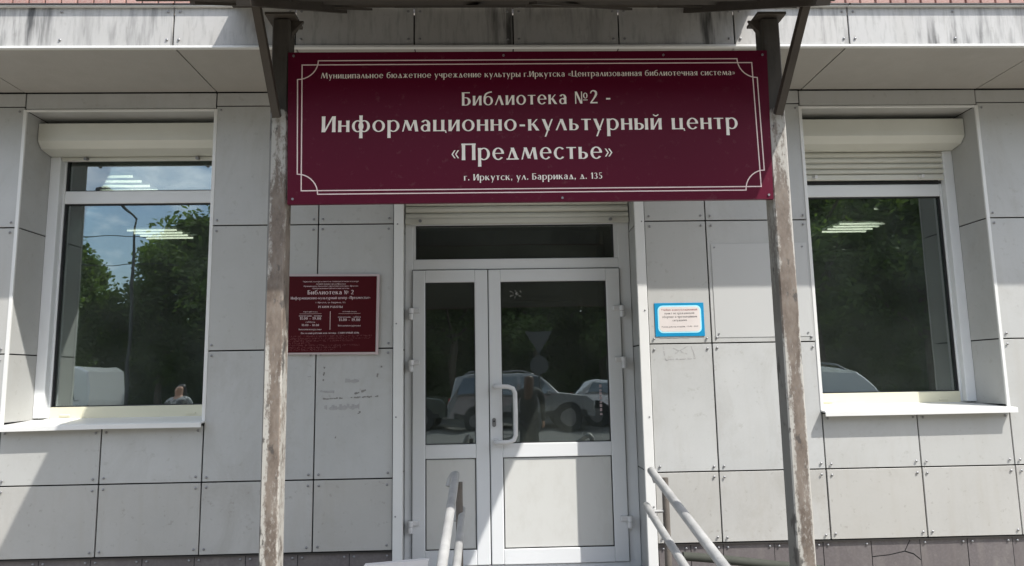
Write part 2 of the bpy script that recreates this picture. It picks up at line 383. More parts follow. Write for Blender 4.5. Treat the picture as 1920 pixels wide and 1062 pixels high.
# windows (thing > window > pane, sill, shutter ...)
def win(x0, x1, side):
    fl, fr = (x0+.014, x1-.014)
    gl, grt = (fl+.078, fr-.078)
    f = MB(); Y0, Y1 = .335, .40
    f.box(fl, gl, Y0, Y1, 1.38, 3.40, .004); f.box(grt, fr, Y0, Y1, 1.38, 3.40, .004); f.box(gl, grt, Y0+.001, Y1, 3.185, 3.40, .004)
    w_ = f.build('window', ALU, bld, label='recessed window with a raised roller shutter' if side < 0 else 'recessed window with a partly lowered roller shutter')
    MB().box(gl+.001, grt-.001, Y0, Y1, 2.862, 2.952, .005).build('transom_bar', ALU, w_)
    m = MB(); m.box(gl+.001, grt-.001, Y0-.006, Y1, 1.375, 1.455, .006)
    for q in (.10, .88): m.box(gl+(grt-gl)*q-.035, gl+(grt-gl)*q+.035, Y0-.012, Y0-.004, 1.392, 1.408, .003)
    m.build('bottom_frame', CREAM, w_)
    m = MB()
    for z0, z1 in ((1.455, 2.862), (2.952, 3.185)):
        for a, b, c, d in ((gl, gl+.010, z0, z1), (grt-.010, grt, z0, z1), (gl, grt, z0, z0+.007), (gl, grt, z1-.007, z1)): m.box(a+.0005, b-.0005, .346, .362, c+.0005, d-.0005)
    m.build('glazing_seal', SEAL, w_)
    MB().box(gl+.003, grt-.003, .363, .369, 1.458, 2.859).build('pane', GLASS, w_)
    MB().box(gl+.003, grt-.003, .363, .369, 2.955, 3.182).build('pane', GLASS, w_)
    # shutter housing
    bx0, bx1 = x0+.016, x1-.016
    prof = [(.334, 3.372), (.13, 3.372), (.124, 3.366), (.124, 3.247), (.168, 3.203), (.268, 3.186), (.334, 3.186)]
    MB().prism(prof, 'x', bx0, bx1).build('shutter_box', BOX, w_)
    if side < 0:
        m = MB(); m.box(gl-.01, grt+.01, .292, .318, 3.158, 3.183, .003)
        m.build('shutter_end_rail', BOX, w_)
        for q in (gl+.17, grt-.13): MB().tube([(q, .300, 3.172), (q-.004, .262, 3.164)], .011, 10).build('shutter_stop', RIVET, w_)
    else:
        z = 3.184; k = 0
        while z > 3.03:
            pr = [(.315, z), (.300, z-.004), (.294, z-.018), (.297, z-.032), (.308, z-.038), (.315, z-.041)]
            MB().prism(pr, 'x', gl-.012, grt+.012).build('shutter_slat', BOX, w_); z -= .0425
        MB().box(gl-.012, grt+.012, .290, .316, 2.974, 3.012, .004).build('shutter_end_rail', BOX, w_)
        for q in (gl+.11, grt-.17): MB().tube([(q, .292, 2.996), (q+.004, .255, 2.990)], .012, 10).build('shutter_stop', HANDLE, w_)
        MB().box(gl-.01, grt+.01, .33, .3345, 2.953, 2.972).build('shutter_gap', SEAL, w_)
    for q0, q1 in ((fl-.004, gl-.012), (grt+.012, fr+.004)): MB().box(q0, q1, .285, .334, 1.385, 3.185, .004).build('shutter_guide', ALU, w_)
    # sill with a folded front lip
    m = MB(); kx = x0+(x1-x0)*.52; dz = .008 if side < 0 else 0
    pts = [(x0-.012, .0), (kx, dz), (x1+.008, dz)] if side < 0 else [(x0-.006, 0), (kx, .001), (x1+.010, .003)]
    for (xa, za), (xb, zb) in zip(pts[:-1], pts[1:]):
        def ring(x, d): return [(x, .334, 1.381), (x, .30, 1.3745), (x, -.055, 1.355+d*.8-.0), (x, -.066, 1.349+d*.8), (x, -.066, 1.322+d*.8), (x, -.060, 1.322+d*.8), (x, -.058, 1.344+d*.8), (x, .334, 1.366)]
        a, b = ring(xa, za), ring(xb, zb); n = 8
        m.add(a+b, [(i, (i+1) % n, n+(i+1) % n, n+i) for i in range(n)]+[tuple(range(n)), tuple(range(2*n-1, n-1, -1))])
    m.build('sill', TRIM, w_)
    # reveals lined with panels
    rz = [1.37, 1.803, 2.621, 3.412]
    for X_, s in ((x0, 1), (x1, -1)):
        for a, b in zip(rz[:-1], rz[1:]):
            MB().box(min(X_, X_+s*.01), max(X_, X_+s*.01), .010, .333, a+GP, b-GP).build('reveal_panel', PANEL, w_)
    MB().box(x0+.012, x1-.012, .010, .333, 3.412, 3.4195).build('reveal_panel', PANEL, w_)
    m = MB()
    for X_, s in ((x0, 1), (x1, -1)):
        m.box(min(X_-s*.009, X_+s*.013), max(X_-s*.009, X_+s*.013), -.004, .0095, 1.352, 3.418, .0015)
    m.box(x0+.0135, x1-.0135, -.004, .0095, 3.404, 3.4185, .0015)
    m.build('corner_trim', TRIM, w_)
    return w_
win(-3.067, -1.814, -1); win(2.144, 3.387, 1)

# entrance recess and door
MB().box(-.624, -.562, -.014, .005, .0, 2.98, .003).build('corner_trim', TRIM, bld)
MB().box(.970, 1.034, -.014, .005, .0, 2.98, .003).build('corner_trim', TRIM, bld)
for i in range(4):
    for X_ in (-.604, 1.016): rivet(X_+random.uniform(-.004, .004), -.015, .75+i*.63+random.uniform(-.06, .06), .0055)
for a, b in zip([.33, .986, 1.803, 2.621, 2.98][:-1], [.986, 1.803, 2.621, 2.98]):
    MB().box(-.603, -.594, .006, .345, a+GP, b-GP).build('reveal_panel', PANEL, bld)
    MB().box(1.000, 1.009, .006, .345, a+GP, b-GP).build('reveal_panel', PANEL, bld)
MB().box(-.594, 1.0, .006, .345, 2.965, 2.975).build('reveal_panel', PANEL, bld)
f = MB(); f.box(-.592, -.538, .335, .40, .33, 2.95, .004); f.box(.916, .998, .335, .40, .33, 2.95, .004)
f.box(-.538, .916, .336, .40, 2.362, 2.436, .004); f.box(-.538, .916, .336, .40, 2.68, 2.95, .004); f.box(-.538, .916, .336, .40, .33, .362)
f.box(-.5375, -.518, .337, .399, 2.4365, 2.6795); f.box(.888, .9155, .337, .399, 2.4365, 2.6795)
fr_ = f.build('door_frame', ALU, bld)
MB().box(-.515, .885, .362, .368, 2.4395, 2.6765).build('transom_pane', GLASS, fr_)
m = MB()
for a, b, c, d in ((-.5175, -.512, 2.437, 2.679), (.882, .8875, 2.437, 2.679), (-.512, .882, 2.437, 2.442), (-.512, .882, 2.674, 2.679)): m.box(a, b, .348, .361, c, d)
m.build('glazing_seal', SEAL, fr_)
MB().box(-.5375, .9155, .375, .398, .363, 2.361).build('rebate_shadow_gap', SEAL, fr_) if False else None
def leaf(x0, x1, gx0, gx1, name_label):
    f = MB(); Y0, Y1 = .322, .385; zt, zb = 2.357, .366
    f.box(x0, gx0, Y0, Y1, zb, zt, .005); f.box(gx1, x1, Y0, Y1, zb, zt, .005)
    e = .0005
    for a, b in ((2.270, zt), (1.064, 1.157), (zb, .465)): f.box(gx0+e, gx1-e, Y0+.0005, Y1, a, b, .003)
    d = f.build('door_leaf', ALU, bld, label=name_label)
    MB().box(gx0+.003, gx1-.003, .350, .356, 1.160, 2.267).build('glass_pane', GLASS, d)
    MB().box(gx0+.006, gx1-.006, .334, .352, .471, 1.058, .004).build('infill_panel', INFILL, d)
    m = MB()
    for z0, z1 in ((1.157, 2.270), (.465, 1.064)):
        for a, b, c, dd in ((gx0, gx0+.0055, z0, z1), (gx1-.0055, gx1, z0, z1), (gx0+.0055, gx1-.0055, z0, z0+.0055), (gx0+.0055, gx1-.0055, z1-.0055, z1)):
            m.box(a+e, b-e, .335, .349, c+e, dd-e)
    m.build('glazing_seal', SEAL, d)
    return d
dl = leaf(-.540, -.0155, -.451, -.106, 'narrow fixed door leaf with one glass pane')
dr = leaf(-.0085, .917, .076, .820, 'wide door leaf with a white bow handle')
MB().box(-.0150, -.0090, .345, .38, .37, 2.356).build('leaf_gap', SEAL, fr_)
MB().box(-.5415, -.5402, .3225, .34, .37, 2.356).build('leaf_gap', SEAL, fr_); MB().box(.9172, .9185, .3225, .3345, .37, 2.356).build('leaf_gap', SEAL, fr_)
MB().box(-.54, .917, .330, .3348, 2.3575, 2.3615).build('leaf_gap', SEAL, fr_)
for d, X_, s in ((dl, -.548, 1), (dr, .924, -1)):
    for z in (2.062, 1.706, .640):
        m = MB(); m.tube([(X_, .300, z-.052), (X_, .300, z-.012)], .0175, 12); m.tube([(X_, .300, z-.009), (X_, .300, z+.026)], .0185, 12)
        m.box(min(X_, X_+s*.062), max(X_, X_+s*.062), .300, .3225, z-.006, z+.026, .003); m.box(min(X_, X_-s*.02), max(X_, X_-s*.02), .300, .334, z-.05, z-.014, .003)
        m.build('hinge', HANDLE, d)
hy = .255
pts = [(.028, .322, 1.543), (.028, .285, 1.543), (.040, .262, 1.543), (.075, hy, 1.542), (.118, hy, 1.540), (.150, hy, 1.528), (.163, hy, 1.497), (.165, hy, 1.36), (.163, hy, 1.215), (.150, hy, 1.185), (.118, hy, 1.172), (.075, hy, 1.170), (.040, .262, 1.170), (.028, .285, 1.170), (.028, .322, 1.170)]
m = MB(); m.tube(pts, .0155, 14)
for z in (1.543, 1.170): m.tube([(.028, .322, z), (.028, .312, z)], .024, 16)
m.build('bow_handle', HANDLE, dr)
m = MB(); n = 16; vs = []
for y in (.3215, .314):
    for i in range(n):
        t = 2*math.pi*i/n; vs.append((.019+.0135*math.cos(t), y, 1.300+.017*(1 if math.sin(t) > 0 else -1)+.0135*math.sin(t)))
m.add(vs, [tuple(range(n)), tuple(range(n, 2*n))]+[(i, (i+1) % n, n+(i+1) % n, n+i) for i in range(n)]); m.build('lock_plate', RIVET, dr)
MB().tube([(.019, .3138, 1.308), (.019, .309, 1.308)], .006, 10).build('keyhole', SEAL, dr)
# marks on the door glass
m = MB()
for k in range(8): m.box(.752, .768, .3485, .3495, 1.335+k*.027, 1.335+k*.027+(.020 if k % 3 else .012))
m.build('sticker_strip', simple('sticker_pink', (.42, .34, .34), .6), dr)
m = MB(); rr = random.Random(3)
for k in range(26):
    a = rr.uniform(0, 6.28); q = rr.uniform(0, .035); x_, z_ = .185+q*1.3*math.cos(a), 2.19+q*.7*math.sin(a); b = rr.uniform(0, 6.28); l_ = rr.uniform(.006, .016); dx, dz = l_*math.cos(b), l_*math.sin(b)
    m.add([(x_, .3494-.00003*k, z_), (x_+dx, .3494-.00003*k, z_+dz), (x_+dx-dz*.2, .3494-.00003*k, z_+dz+dx*.2), (x_-dz*.25, .3494-.00003*k, z_+dx*.25)], [(0,1,2,3)])
m.build('glass_smudge', simple('smudge_white', (.30, .30, .28), .8), dr, kind='stuff')
# roller shutter over the door
z = 2.96
while z > 2.73:
    pr = [(.325, z), (.306, z-.005), (.298, z-.022), (.302, z-.040), (.314, z-.046), (.325, z-.048)]
    MB().prism(pr, 'x', -.585, .992).build('shutter_slat', BOX, bld); z -= .049
MB().box(-.588, .994, .292, .320, 2.682, 2.722, .004).build('shutter_end_rail', BOX, bld)
for q in (-.48, .86): MB().tube([(q, .294, 2.704), (q, .262, 2.698)], .011, 10).build('shutter_stop', RIVET, bld)
rivs.build('rivets', RIVET, bld, kind='stuff')
# round contrast marker on the left reveal
m = MB().tube([(-.5935, .17, 1.276), (-.5885, .17, 1.276)], .062, 28); mk = m.build('round_marker', simple('marker_black', (.03, .03, .03), .4))
tag(mk, 'small black and yellow round marker on the left side wall of the door recess', 'marker')
MB().tube([(-.5885, .17, 1.276), (-.5870, .17, 1.276)], .040, 24).build('yellow_spot', simple('marker_yellow', (.55, .6, .05), .4), mk)

# glue and tape remains on the panels: flat thin marks
RES = simple('glue_grey', (.24, .23, .22), .8, 0, .3, 40); RES2 = simple('glue_faint', (.36, .355, .35), .8, 0, .2, 40)
def blobs(rects, mat, name):
    m = MB()
    for k, (x0, z0, x1, z1, wd, nseg) in enumerate(rects):
        for i in range(nseg):
            if random.random() < .22: continue
            t0, t1 = i/nseg, (i+1.1)/nseg; a = (x0+(x1-x0)*t0, z0+(z1-z0)*t0); b = (x0+(x1-x0)*t1, z0+(z1-z0)*t1)
            dx, dz = b[0]-a[0], b[1]-a[1]; l_ = math.hypot(dx, dz) or 1; nx, nz = -dz/l_, dx/l_
            w1, w2 = wd*random.uniform(.25, 1), wd*random.uniform(.25, 1); y = -.0016-.0001*((k*7+i) % 9)
            j = random.uniform(-wd, wd)*.3
            m.add([(a[0]+nx*(w1+j), y, a[1]+nz*(w1+j)), (a[0]-nx*(w1-j), y, a[1]-nz*(w1-j)), (b[0]-nx*(w2-j), y, b[1]-nz*(w2-j)), (b[0]+nx*(w2+j), y, b[1]+nz*(w2+j)),
                   ((a[0]+b[0])/2, y-.0006, (a[1]+b[1])/2)], [(0,1,4),(1,2,4),(2,3,4),(3,0,4)])
    m.build(name, mat, bld, kind='stuff')
blobs([(-1.07, 1.487, -.72, 1.497, .006, 34), (-1.07, 1.60, -1.062, 1.70, .007, 9), (-.86, 1.39, -.83, 1.40, .01, 3), (-.87, 1.515, -.80, 1.54, .008, 5), (-.99, 1.24, -.985, 1.25, .006, 1), (-.73, 1.62, -.725, 1.64, .006, 1), (-.70, 1.68, -.70, 1.69, .006, 1)], RES, 'glue_residue')
blobs([(-1.06, 1.43, -.84, 1.436, .02, 14), (-1.09, 1.535, -1.0, 1.53, .01, 6), (-.93, 1.60, -.76, 1.59, .014, 6), (-1.17, 1.63, -1.14, 1.63, .006, 3)], RES2, 'glue_residue')
blobs([(1.125, 1.785, 1.140, 1.70, .006, 9), (1.140, 1.70, 1.335, 1.706, .006, 15), (1.335, 1.706, 1.31, 1.785, .004, 8), (1.19, 1.775, 1.28, 1.735, .004, 9), (1.195, 1.735, 1.285, 1.785, .004, 9), (1.11, 1.842, 1.30, 1.843, .003, 9)], RES2, 'glue_residue')
blobs([(1.47, 2.455, 1.60, 2.462, .003, 8), (1.465, 1.845, 1.72, 1.838, .004, 16), (1.56, 1.838, 1.60, 1.848, .006, 4)], RES2, 'glue_residue')
cb = NM('dull_plastic_sheet', .5); cb.color(cb.mix(cb.noise(4, 5), (.455, .46, .45), (.485, .485, .47)))
o = MB().box(1.475, 2.118, -.0048, -.0022, 1.838, 2.462, .001).build('plastic_sheet', cb.m); tag(o, 'blank pale plastic sheet screwed to the wall panels behind the right canopy post', 'sheet')
m = MB()
for X_ in (1.497, 2.09):
    for z in (2.437, 1.862): m.tube([(X_, -.0048, z), (X_, -.009, z)], .006, 8)
m.build('screws', RIVET, o, kind='stuff')

# ------------------------------------------------------------ lettering: every glyph drawn from stems, bars and bowls
T, TH, XH = .196, .062, .72
def gS(x, y0, y1, w=T, fl=.10):
    h = y1-y0; out = []
    ys = [y0, y0+.1*h, y0+.3*h, y0+.7*h, y0+.9*h, y1]; ws = [w*(1+fl), w*(1+fl*.35), w*.97, w*.97, w*(1+fl*.35), w*(1+fl)]
    return ('strip', [((x-a/2, y), (x+a/2, y)) for y, a in zip(ys, ws)])
def gB(x0, x1, y, h=TH): return ('strip', [((x0, y-h/2), (x0, y+h/2)), ((x1, y-h/2), (x1, y+h/2))])
def gD(x0, y0, x1, y1, w=T): return ('strip', [((x0-w/2, y0), (x0+w/2, y0)), ((x1-w/2, y1), (x1+w/2, y1))])
def gA(cx, cy, rx, ry, tx=.172, ty=.065, a0=0, a1=360):
    n = max(5, int(abs(a1-a0)/14)); o = []
    for i in range(n+1):
        t = math.radians(a0+(a1-a0)*i/n); c, s = math.cos(t), math.sin(t)
        o.append(((cx+(rx-tx)*c, cy+(ry-ty)*s), (cx+rx*c, cy+ry*s)))
    return ('strip', o)
def gP(pts, ws):
    def cr(p0, p1, p2, p3, t): return .5*((2*p1)+(-p0+p2)*t+(2*p0-5*p1+4*p2-p3)*t*t+(-p0+3*p1-3*p2+p3)*t**3)
    P = [pts[0]]+list(pts)+[pts[-1]]; c = []; 
    for i in range(len(pts)-1):
        for k in range(5):
            t = k/5; c.append((cr(P[i][0], P[i+1][0], P[i+2][0], P[i+3][0], t), cr(P[i][1], P[i+1][1], P[i+2][1], P[i+3][1], t), ws[i]*(1-t)+ws[i+1]*t))
    c.append((*pts[-1], ws[-1])); o = []
    for i, (x, y, w_) in enumerate(c):
        a = c[max(i-1, 0)]; b = c[min(i+1, len(c)-1)]; dx, dy = b[0]-a[0], b[1]-a[1]; l_ = math.hypot(dx, dy) or 1
        o.append(((x+dy/l_*w_/2, y-dx/l_*w_/2), (x-dy/l_*w_/2, y+dx/l_*w_/2)))
    return ('strip', o)
X = XH
Gl = {
 'и': ([gS(.1,0,X), gS(.6,0,X), gD(.16,.03,.54,X-.03,.10)], .70),
 'н': ([gS(.1,0,X), gS(.6,0,X), gB(.1,.6,.38)], .70),
 'п': ([gS(.1,0,X), gS(.6,0,X), gB(.0,.70,X-.035)], .70),
 'о': ([gA(.39,.36,.39,.375)], .78),
 'р': ([gS(.1,-.40,X), gA(.37,.36,.38,.375,.172,.065,-128,128)], .75),
 'б': ([gA(.38,.335,.38,.35), gP([(.10,.34),(.09,.60),(.20,.83),(.42,.95),(.68,1.0)], [.16,.15,.13,.10,.09])], .76),
 'л': ([gD(.05,0,.37,X,.10), gD(.37,X,.62,0,.19)], .72),
 'м': ([gD(.05,0,.24,X,.09), gD(.25,X,.51,.06,.20), gD(.50,.06,.77,X,.08), gD(.80,X,.92,0,.20)], 1.02),
 'к': ([gS(.1,0,X), gD(.22,.34,.56,X,.10), gD(.30,.44,.60,0,.21)], .72),
 'а': ([gS(.49,0,.5,.19), gA(.29,.46,.30,.275,.19,.065,0,150), gA(.26,.21,.26,.225,.15,.055,40,320), gB(.25,.5,.42,.055)], .62),
 'е': ([gA(.37,.36,.37,.375,.172,.065,8,322), gB(.16,.73,.385,.055)], .73),
 'т': ([gS(.31,0,X), gB(0,.62,X-.035)], .62),
 'у': ([gD(.10,X,.38,.0,.20), gD(.64,X,.20,-.40,.10)], .70),
 'ц': ([gS(.1,0,X), gS(.6,0,X), gB(0,.74,.035), gD(.76,.065,.80,-.10,.08)], .80),
 'й': ([gS(.1,0,X), gS(.6,0,X), gD(.16,.03,.54,X-.03,.10), gP([(.18,.96),(.35,.87),(.52,.96)], [.06,.08,.06])], .70),
 'ь': ([gS(.1,0,X), gA(.29,.21,.30,.215,.18,.06,-100,100), gB(.1,.3,.395,.05), gB(.1,.3,.03,.05)], .60),
 'ы': ([gS(.1,0,X), gA(.29,.21,.30,.215,.18,.06,-100,100), gB(.1,.3,.395,.05), gB(.1,.3,.03,.05), gS(.76,0,X)], .87),
 'ю': ([gS(.1,0,X), gB(.1,.4,.37), gA(.68,.36,.37,.375)], 1.06),
 'я': ([gS(.50,0,X), gA(.31,.50,.30,.215,.18,.06,85,275), gB(.3,.5,.69,.06), gB(.3,.5,.31,.05), gD(.09,0,.34,.32,.13)], .61),
 'ф': ([gS(.56,-.40,1.04), gA(.36,.36,.36,.375), gA(.76,.36,.36,.375)], 1.12),
 'г': ([gS(.1,0,X), gB(0,.50,X-.035)], .50),
 'д': ([gD(.13,.05,.37,X,.09), gD(.37,X,.63,.05,.21), gB(0,.78,.035,.07)], .78),
 'ж': ([gS(.46,0,X,.18), gD(.12,X,.40,.38,.10), gD(.10,0,.42,.42,.15), gD(.80,X,.52,.38,.10), gD(.82,0,.50,.42,.15)], .92),
 'з': ([gA(.24,.535,.25,.20,.16,.06,-90,150), gA(.24,.20,.29,.215,.18,.06,-150,90)], .54),
 'в': ([gS(.1,0,X), gA(.26,.54,.25,.18,.15,.05,-90,90), gA(.27,.20,.30,.20,.18,.05,-90,90), gB(.1,.27,.695,.05), gB(.1,.27,.375,.05), gB(.1,.27,.025,.05)], .60),
 'с': ([gA(.37,.36,.37,.375,.172,.065,42,320)], .64),
 'ч': ([gS(.54,0,X), gP([(.09,X),(.10,.47),(.24,.33),(.54,.34)], [.18,.17,.10,.07])], .65),
 'х': ([gD(.10,X,.60,0,.20), gD(.10,0,.60,X,.10)], .70),
 'Б': ([gS(.1,0,1), gB(0,.64,.965,.07), gA(.33,.31,.37,.31,.21,.06,-90,90), gB(.1,.34,.59,.06), gB(.1,.34,.03,.06)], .72),
 'Р': ([gS(.1,0,1), gA(.30,.70,.34,.30,.20,.06,-90,90), gB(.1,.3,.97,.06), gB(.1,.3,.43,.06)], .66),
 'А': ([gD(.06,0,.43,1,.10), gD(.43,1,.78,0,.22), gB(.2,.66,.32)], .90),
 'Е': ([gS(.1,0,1), gB(.1,.58,.965,.07), gB(.1,.52,.52,.07), gB(.1,.6,.035,.07)], .62),
 'У': ([gD(.11,1,.45,.32,.21), gD(.80,1,.30,0,.11)], .88),
 '1': ([gS(.26,0,1,.19), gD(.06,.80,.24,.98,.10)], .40),
 '2': ([gP([(.07,.76),(.16,.92),(.33,.965),(.50,.86),(.51,.66),(.34,.38),(.08,.06)], [.10,.09,.09,.17,.18,.12,.10]), gB(.03,.62,.05,.10)], .64),
 '3': ([gA(.26,.755,.26,.235,.17,.06,-90,150), gA(.26,.27,.31,.28,.19,.06,-150,90)], .60),
 '5': ([gB(.12,.52,.96,.08), gP([(.15,.96),(.12,.60)], [.08,.08]), gA(.24,.31,.33,.30,.19,.06,-140,118)], .60),
 '0': ([gA(.31,.5,.31,.505,.17,.06)], .62),
 '9': ([gA(.30,.68,.30,.32,.17,.06), gP([(.52,.72),(.50,.4),(.30,.1),(.1,.0)], [.17,.15,.1,.06])], .62),
 '8': ([gA(.30,.76,.25,.24,.15,.05), gA(.30,.27,.30,.28,.17,.05)], .60),
 '№': ([gS(.07,0,.92,.08), gD(.10,.92,.52,.0,.17), gS(.56,0,.92,.08), gA(.86,.60,.18,.22,.09,.04), gB(.68,1.04,.27,.055)], 1.06),
 '«': ([gD(.24,.60,.07,.36,.09), gD(.07,.36,.24,.12,.09), gD(.46,.60,.29,.36,.09), gD(.29,.36,.46,.12,.09)], .50),
 '»': ([gD(.07,.60,.24,.36,.09), gD(.24,.36,.07,.12,.09), gD(.29,.60,.46,.36,.09), gD(.46,.36,.29,.12,.09)], .50),
 '-': ([gB(.04,.38,.33,.12)], .42), '.': ([gA(.10,.10,.10,.10,.10,.10)], .20), ':': ([gA(.1,.1,.09,.09,.09,.09), gA(.1,.55,.09,.09,.09,.09)], .2),
 ',': ([gA(.10,.10,.10,.10,.10,.10), gD(.15,.08,.06,-.16,.08)], .22), ' ': ([], .34),
}
for lo, upc in zip('импцнотвскждыйьлгзяфчх', 'ИМПЦНОТВСКЖДЫЙЬЛГЗЯФЧХ'):
    if upc not in Gl:
        st, a = Gl[lo]; Gl[upc] = ([('strip', [(((p[0]+q[0])*.64+(p[0]-q[0])*.54, p[1]/X), ((p[0]+q[0])*.64-(p[0]-q[0])*.54, q[1]/X)) for p, q in s[1]]) for s in st], a*1.26)
def text(parent, s, x0, x1, zl, zr, cap, y, mat, name='lettering', track=.155, weight=None):
    """one printed line from x0 to x1, baseline zl at the left end and zr at the right, cap height in metres"""
    wtot = sum(Gl[c][1]+track for c in s)-track; k = (x1-x0)/wtot; m = MB(); u = 0; d = 0
    for c in s:
        for _, st in Gl[c][0]:
            vs = []; d += 1; yy = y-.00005*(d % 12)
            for p, q in st:
                for a, b in (p, q):
                    xx = x0+(u+a)*k; t = (xx-x0)/(x1-x0); vs.append((xx, yy, zl+(zr-zl)*t+b*cap))
            m.add(vs, [(2*i, 2*i+1, 2*i+3, 2*i+2) for i in range(len(st)-1)])
        u += Gl[c][1]+track
    return m.build(name, mat, parent)

# ------------------------------------------------------------ main sign between the canopy posts
SY = -1.806
sg = thing('library_sign', 'wide burgundy library sign with pale lettering fixed between the two canopy posts', 'sign', (.18, SY, 2.3))
def local(o, root): o.location = -Vector(root.location); return o
b_ = MB(); b_.add([(-.806, SY, 2.304), (1.167, SY, 2.308), (1.181, SY, 2.950), (-.818, SY, 2.946), (-.806, SY+.02, 2.304), (1.167, SY+.02, 2.308), (1.181, SY+.02, 2.950), (-.818, SY+.02, 2.946)],
       [(0,1,2,3),(7,6,5,4),(0,4,5,1),(1,5,6,2),(2,6,7,3),(3,7,4,0)])
local(b_.build('board', SIGN, sg), sg)
local(MB().box(-.80, 1.16, SY+.0205, SY+.024, 2.31, 2.94).build('back_sheet', simple('sign_back_dull', (.10, .095, .08), .7), sg), sg)
def border(pts, closed, wd, y, par, mat, name='border_line'):
    m = MB(); n = len(pts); P = [Vector((p[0], 0, p[1])) for p in pts]; vs = []
    for i in range(n):
        a = P[i-1] if (closed or i > 0) else P[i]; b = P[(i+1) % n] if (closed or i < n-1) else P[i]
        d1 = (P[i]-a).normalized() if (P[i]-a).length > 1e-6 else (b-P[i]).normalized(); d2 = (b-P[i]).normalized() if (b-P[i]).length > 1e-6 else d1
        n1 = Vector((-d1.z, 0, d1.x)); n2 = Vector((-d2.z, 0, d2.x)); q = (n1+n2); q = q.normalized()/max(.5, q.normalized().dot(n1))
        vs += [(P[i].x+q.x*wd/2, y, P[i].z+q.z*wd/2), (P[i].x-q.x*wd/2, y, P[i].z-q.z*wd/2)]
    k = n if closed else n-1
    m.add(vs, [(2*i, 2*i+1, 2*((i+1) % n)+1, 2*((i+1) % n)) for i in range(k)]); return m.build(name, mat, par)
local(border([(-.760, 2.891), (1.113, 2.896), (1.119, 2.361), (-.752, 2.359)], True, .0044, SY-.0006, sg, BORDER), sg)
def arc(cx, cz, ra, rb, a0, a1, n=9): return [(cx+ra*math.cos(math.radians(a0+(a1-a0)*i/n)), cz+rb*math.sin(math.radians(a0+(a1-a0)*i/n))) for i in range(n+1)]
nb = arc(-.777, 2.909, .083, .081, 270, 360)+arc(1.132, 2.913, .081, .083, 180, 270)+arc(1.136, 2.346, .081, .084, 90, 180)+arc(-.769, 2.344, .083, .084, 0, 90)
local(border(nb, True, .0044, SY-.0011, sg, BORDER), sg)
LY = SY-.0008
for a in (('Муниципальное бюджетное учреждение культуры г.Иркутска «Централизованная библиотечная система»', -.682, 1.038, 2.832, 2.841, .0245),
          ('Библиотека №2 -', -.104, .512, 2.713, 2.721, .057),
          ('Информационно-культурный центр', -.676, 1.037, 2.603, 2.607, .067),
          ('«Предместье»', -.150, .510, 2.481, 2.484, .070),
          ('г. Иркутск, ул. Баррикад, д. 135', -.098, .466, 2.396, 2.399, .026)):
    local(text(sg, *a, LY, LETTER), sg)
m = MB()
for X_, z in ((-.795, 2.93), (1.16, 2.93), (-.785, 2.325), (1.148, 2.325), (.07, 2.93), (.74, 2.93), (.30, 2.32)): m.tube([(X_, SY, z), (X_, SY-.004, z)], .005, 8)
local(m.build('fixing_screw', RIVET, sg), sg)

# ------------------------------------------------------------ opening hours plaque
pq = thing('hours_plaque', 'square dark red opening hours plaque in a pale frame left of the door', 'plaque', (-1.01, -.01, 1.77))
def trap(pts, y0, y1, mat, nm, par):
    m = MB(); v = [(x, y0, z) for x, z in pts]+[(x, y1, z) for x, z in pts]
    m.add(v, [(0,1,2,3),(7,6,5,4),(0,4,5,1),(1,5,6,2),(2,6,7,3),(3,7,4,0)]); return local(m.build(nm, mat, par), par)
trap([(-1.310, 1.772), (-.721, 1.764), (-.715, 2.284), (-1.310, 2.290)], -.018, -.002, PLATE, 'frame', pq)
trap([(-1.301, 1.783), (-.737, 1.779), (-.732, 2.270), (-1.301, 2.276)], -.0195, -.017, PLAQ, 'board', pq)
cxq = -1.028
def ctext(s, cx, z, wd, cap, mat=LETTER2, par=pq, y=-.0200):
    return local(text(par, s, cx-wd/2, cx+wd/2, z+.001, z-.001, cap, y, mat), par)
for s, cx, z, wd, cap in (('Управление культуры комитета по социальной политике и культуре', cxq, 2.235, .36, .0085), ('администрации города Иркутска', cxq, 2.219, .19, .0085),
    ('Муниципальное бюджетное учреждение культуры г. Иркутска', cxq, 2.205, .35, .0085), ('«Централизованная библиотечная система»', cxq, 2.190, .24, .0085),
    ('Библиотека № 2', cxq, 2.155, .295, .027), ('Информационно-культурный центр «Предместье»', cxq, 2.124, .51, .017), ('г. Иркутск, ул. Баррикад, 135', cxq, 2.098, .19, .009),
    ('РЕЖИМ РАБОТЫ', cxq, 2.067, .155, .013), ('взрослый отдел', -1.155, 2.040, .09, .008), ('понедельник - пятница', -1.155, 2.013, .145, .009), ('11.00 - 19.00', -1.155, 1.992, .135, .017),
    ('суббота', -1.155, 1.973, .06, .009), ('10.00 - 18.00', -1.155, 1.951, .110, .013), ('Выходной воскресенье', -1.155, 1.925, .145, .010), ('детский отдел', -.905, 2.038, .09, .008),
    ('понедельник - суббота', -.905, 2.002, .145, .009), ('11.00 - 19.00', -.905, 1.980, .135, .017), ('Выходной воскресенье', -.905, 1.946, .145, .010),
    ('Последний рабочий день месяца - САНИТАРНЫЙ ДЕНЬ', cxq, 1.900, .37, .0105)): ctext(s, cx, z, wd, cap)
m = MB()
for a, b, c, d in ((-1.030, -1.0275, 1.925, 2.045), (-1.225, -1.085, 2.030, 2.0312), (-.975, -.835, 2.028, 2.0292)): m.box(a, b, -.0204, -.0196, c, d)
local(m.build('divider_line', BORDER, pq), pq)
m = MB()     # raised dots in tactile rows
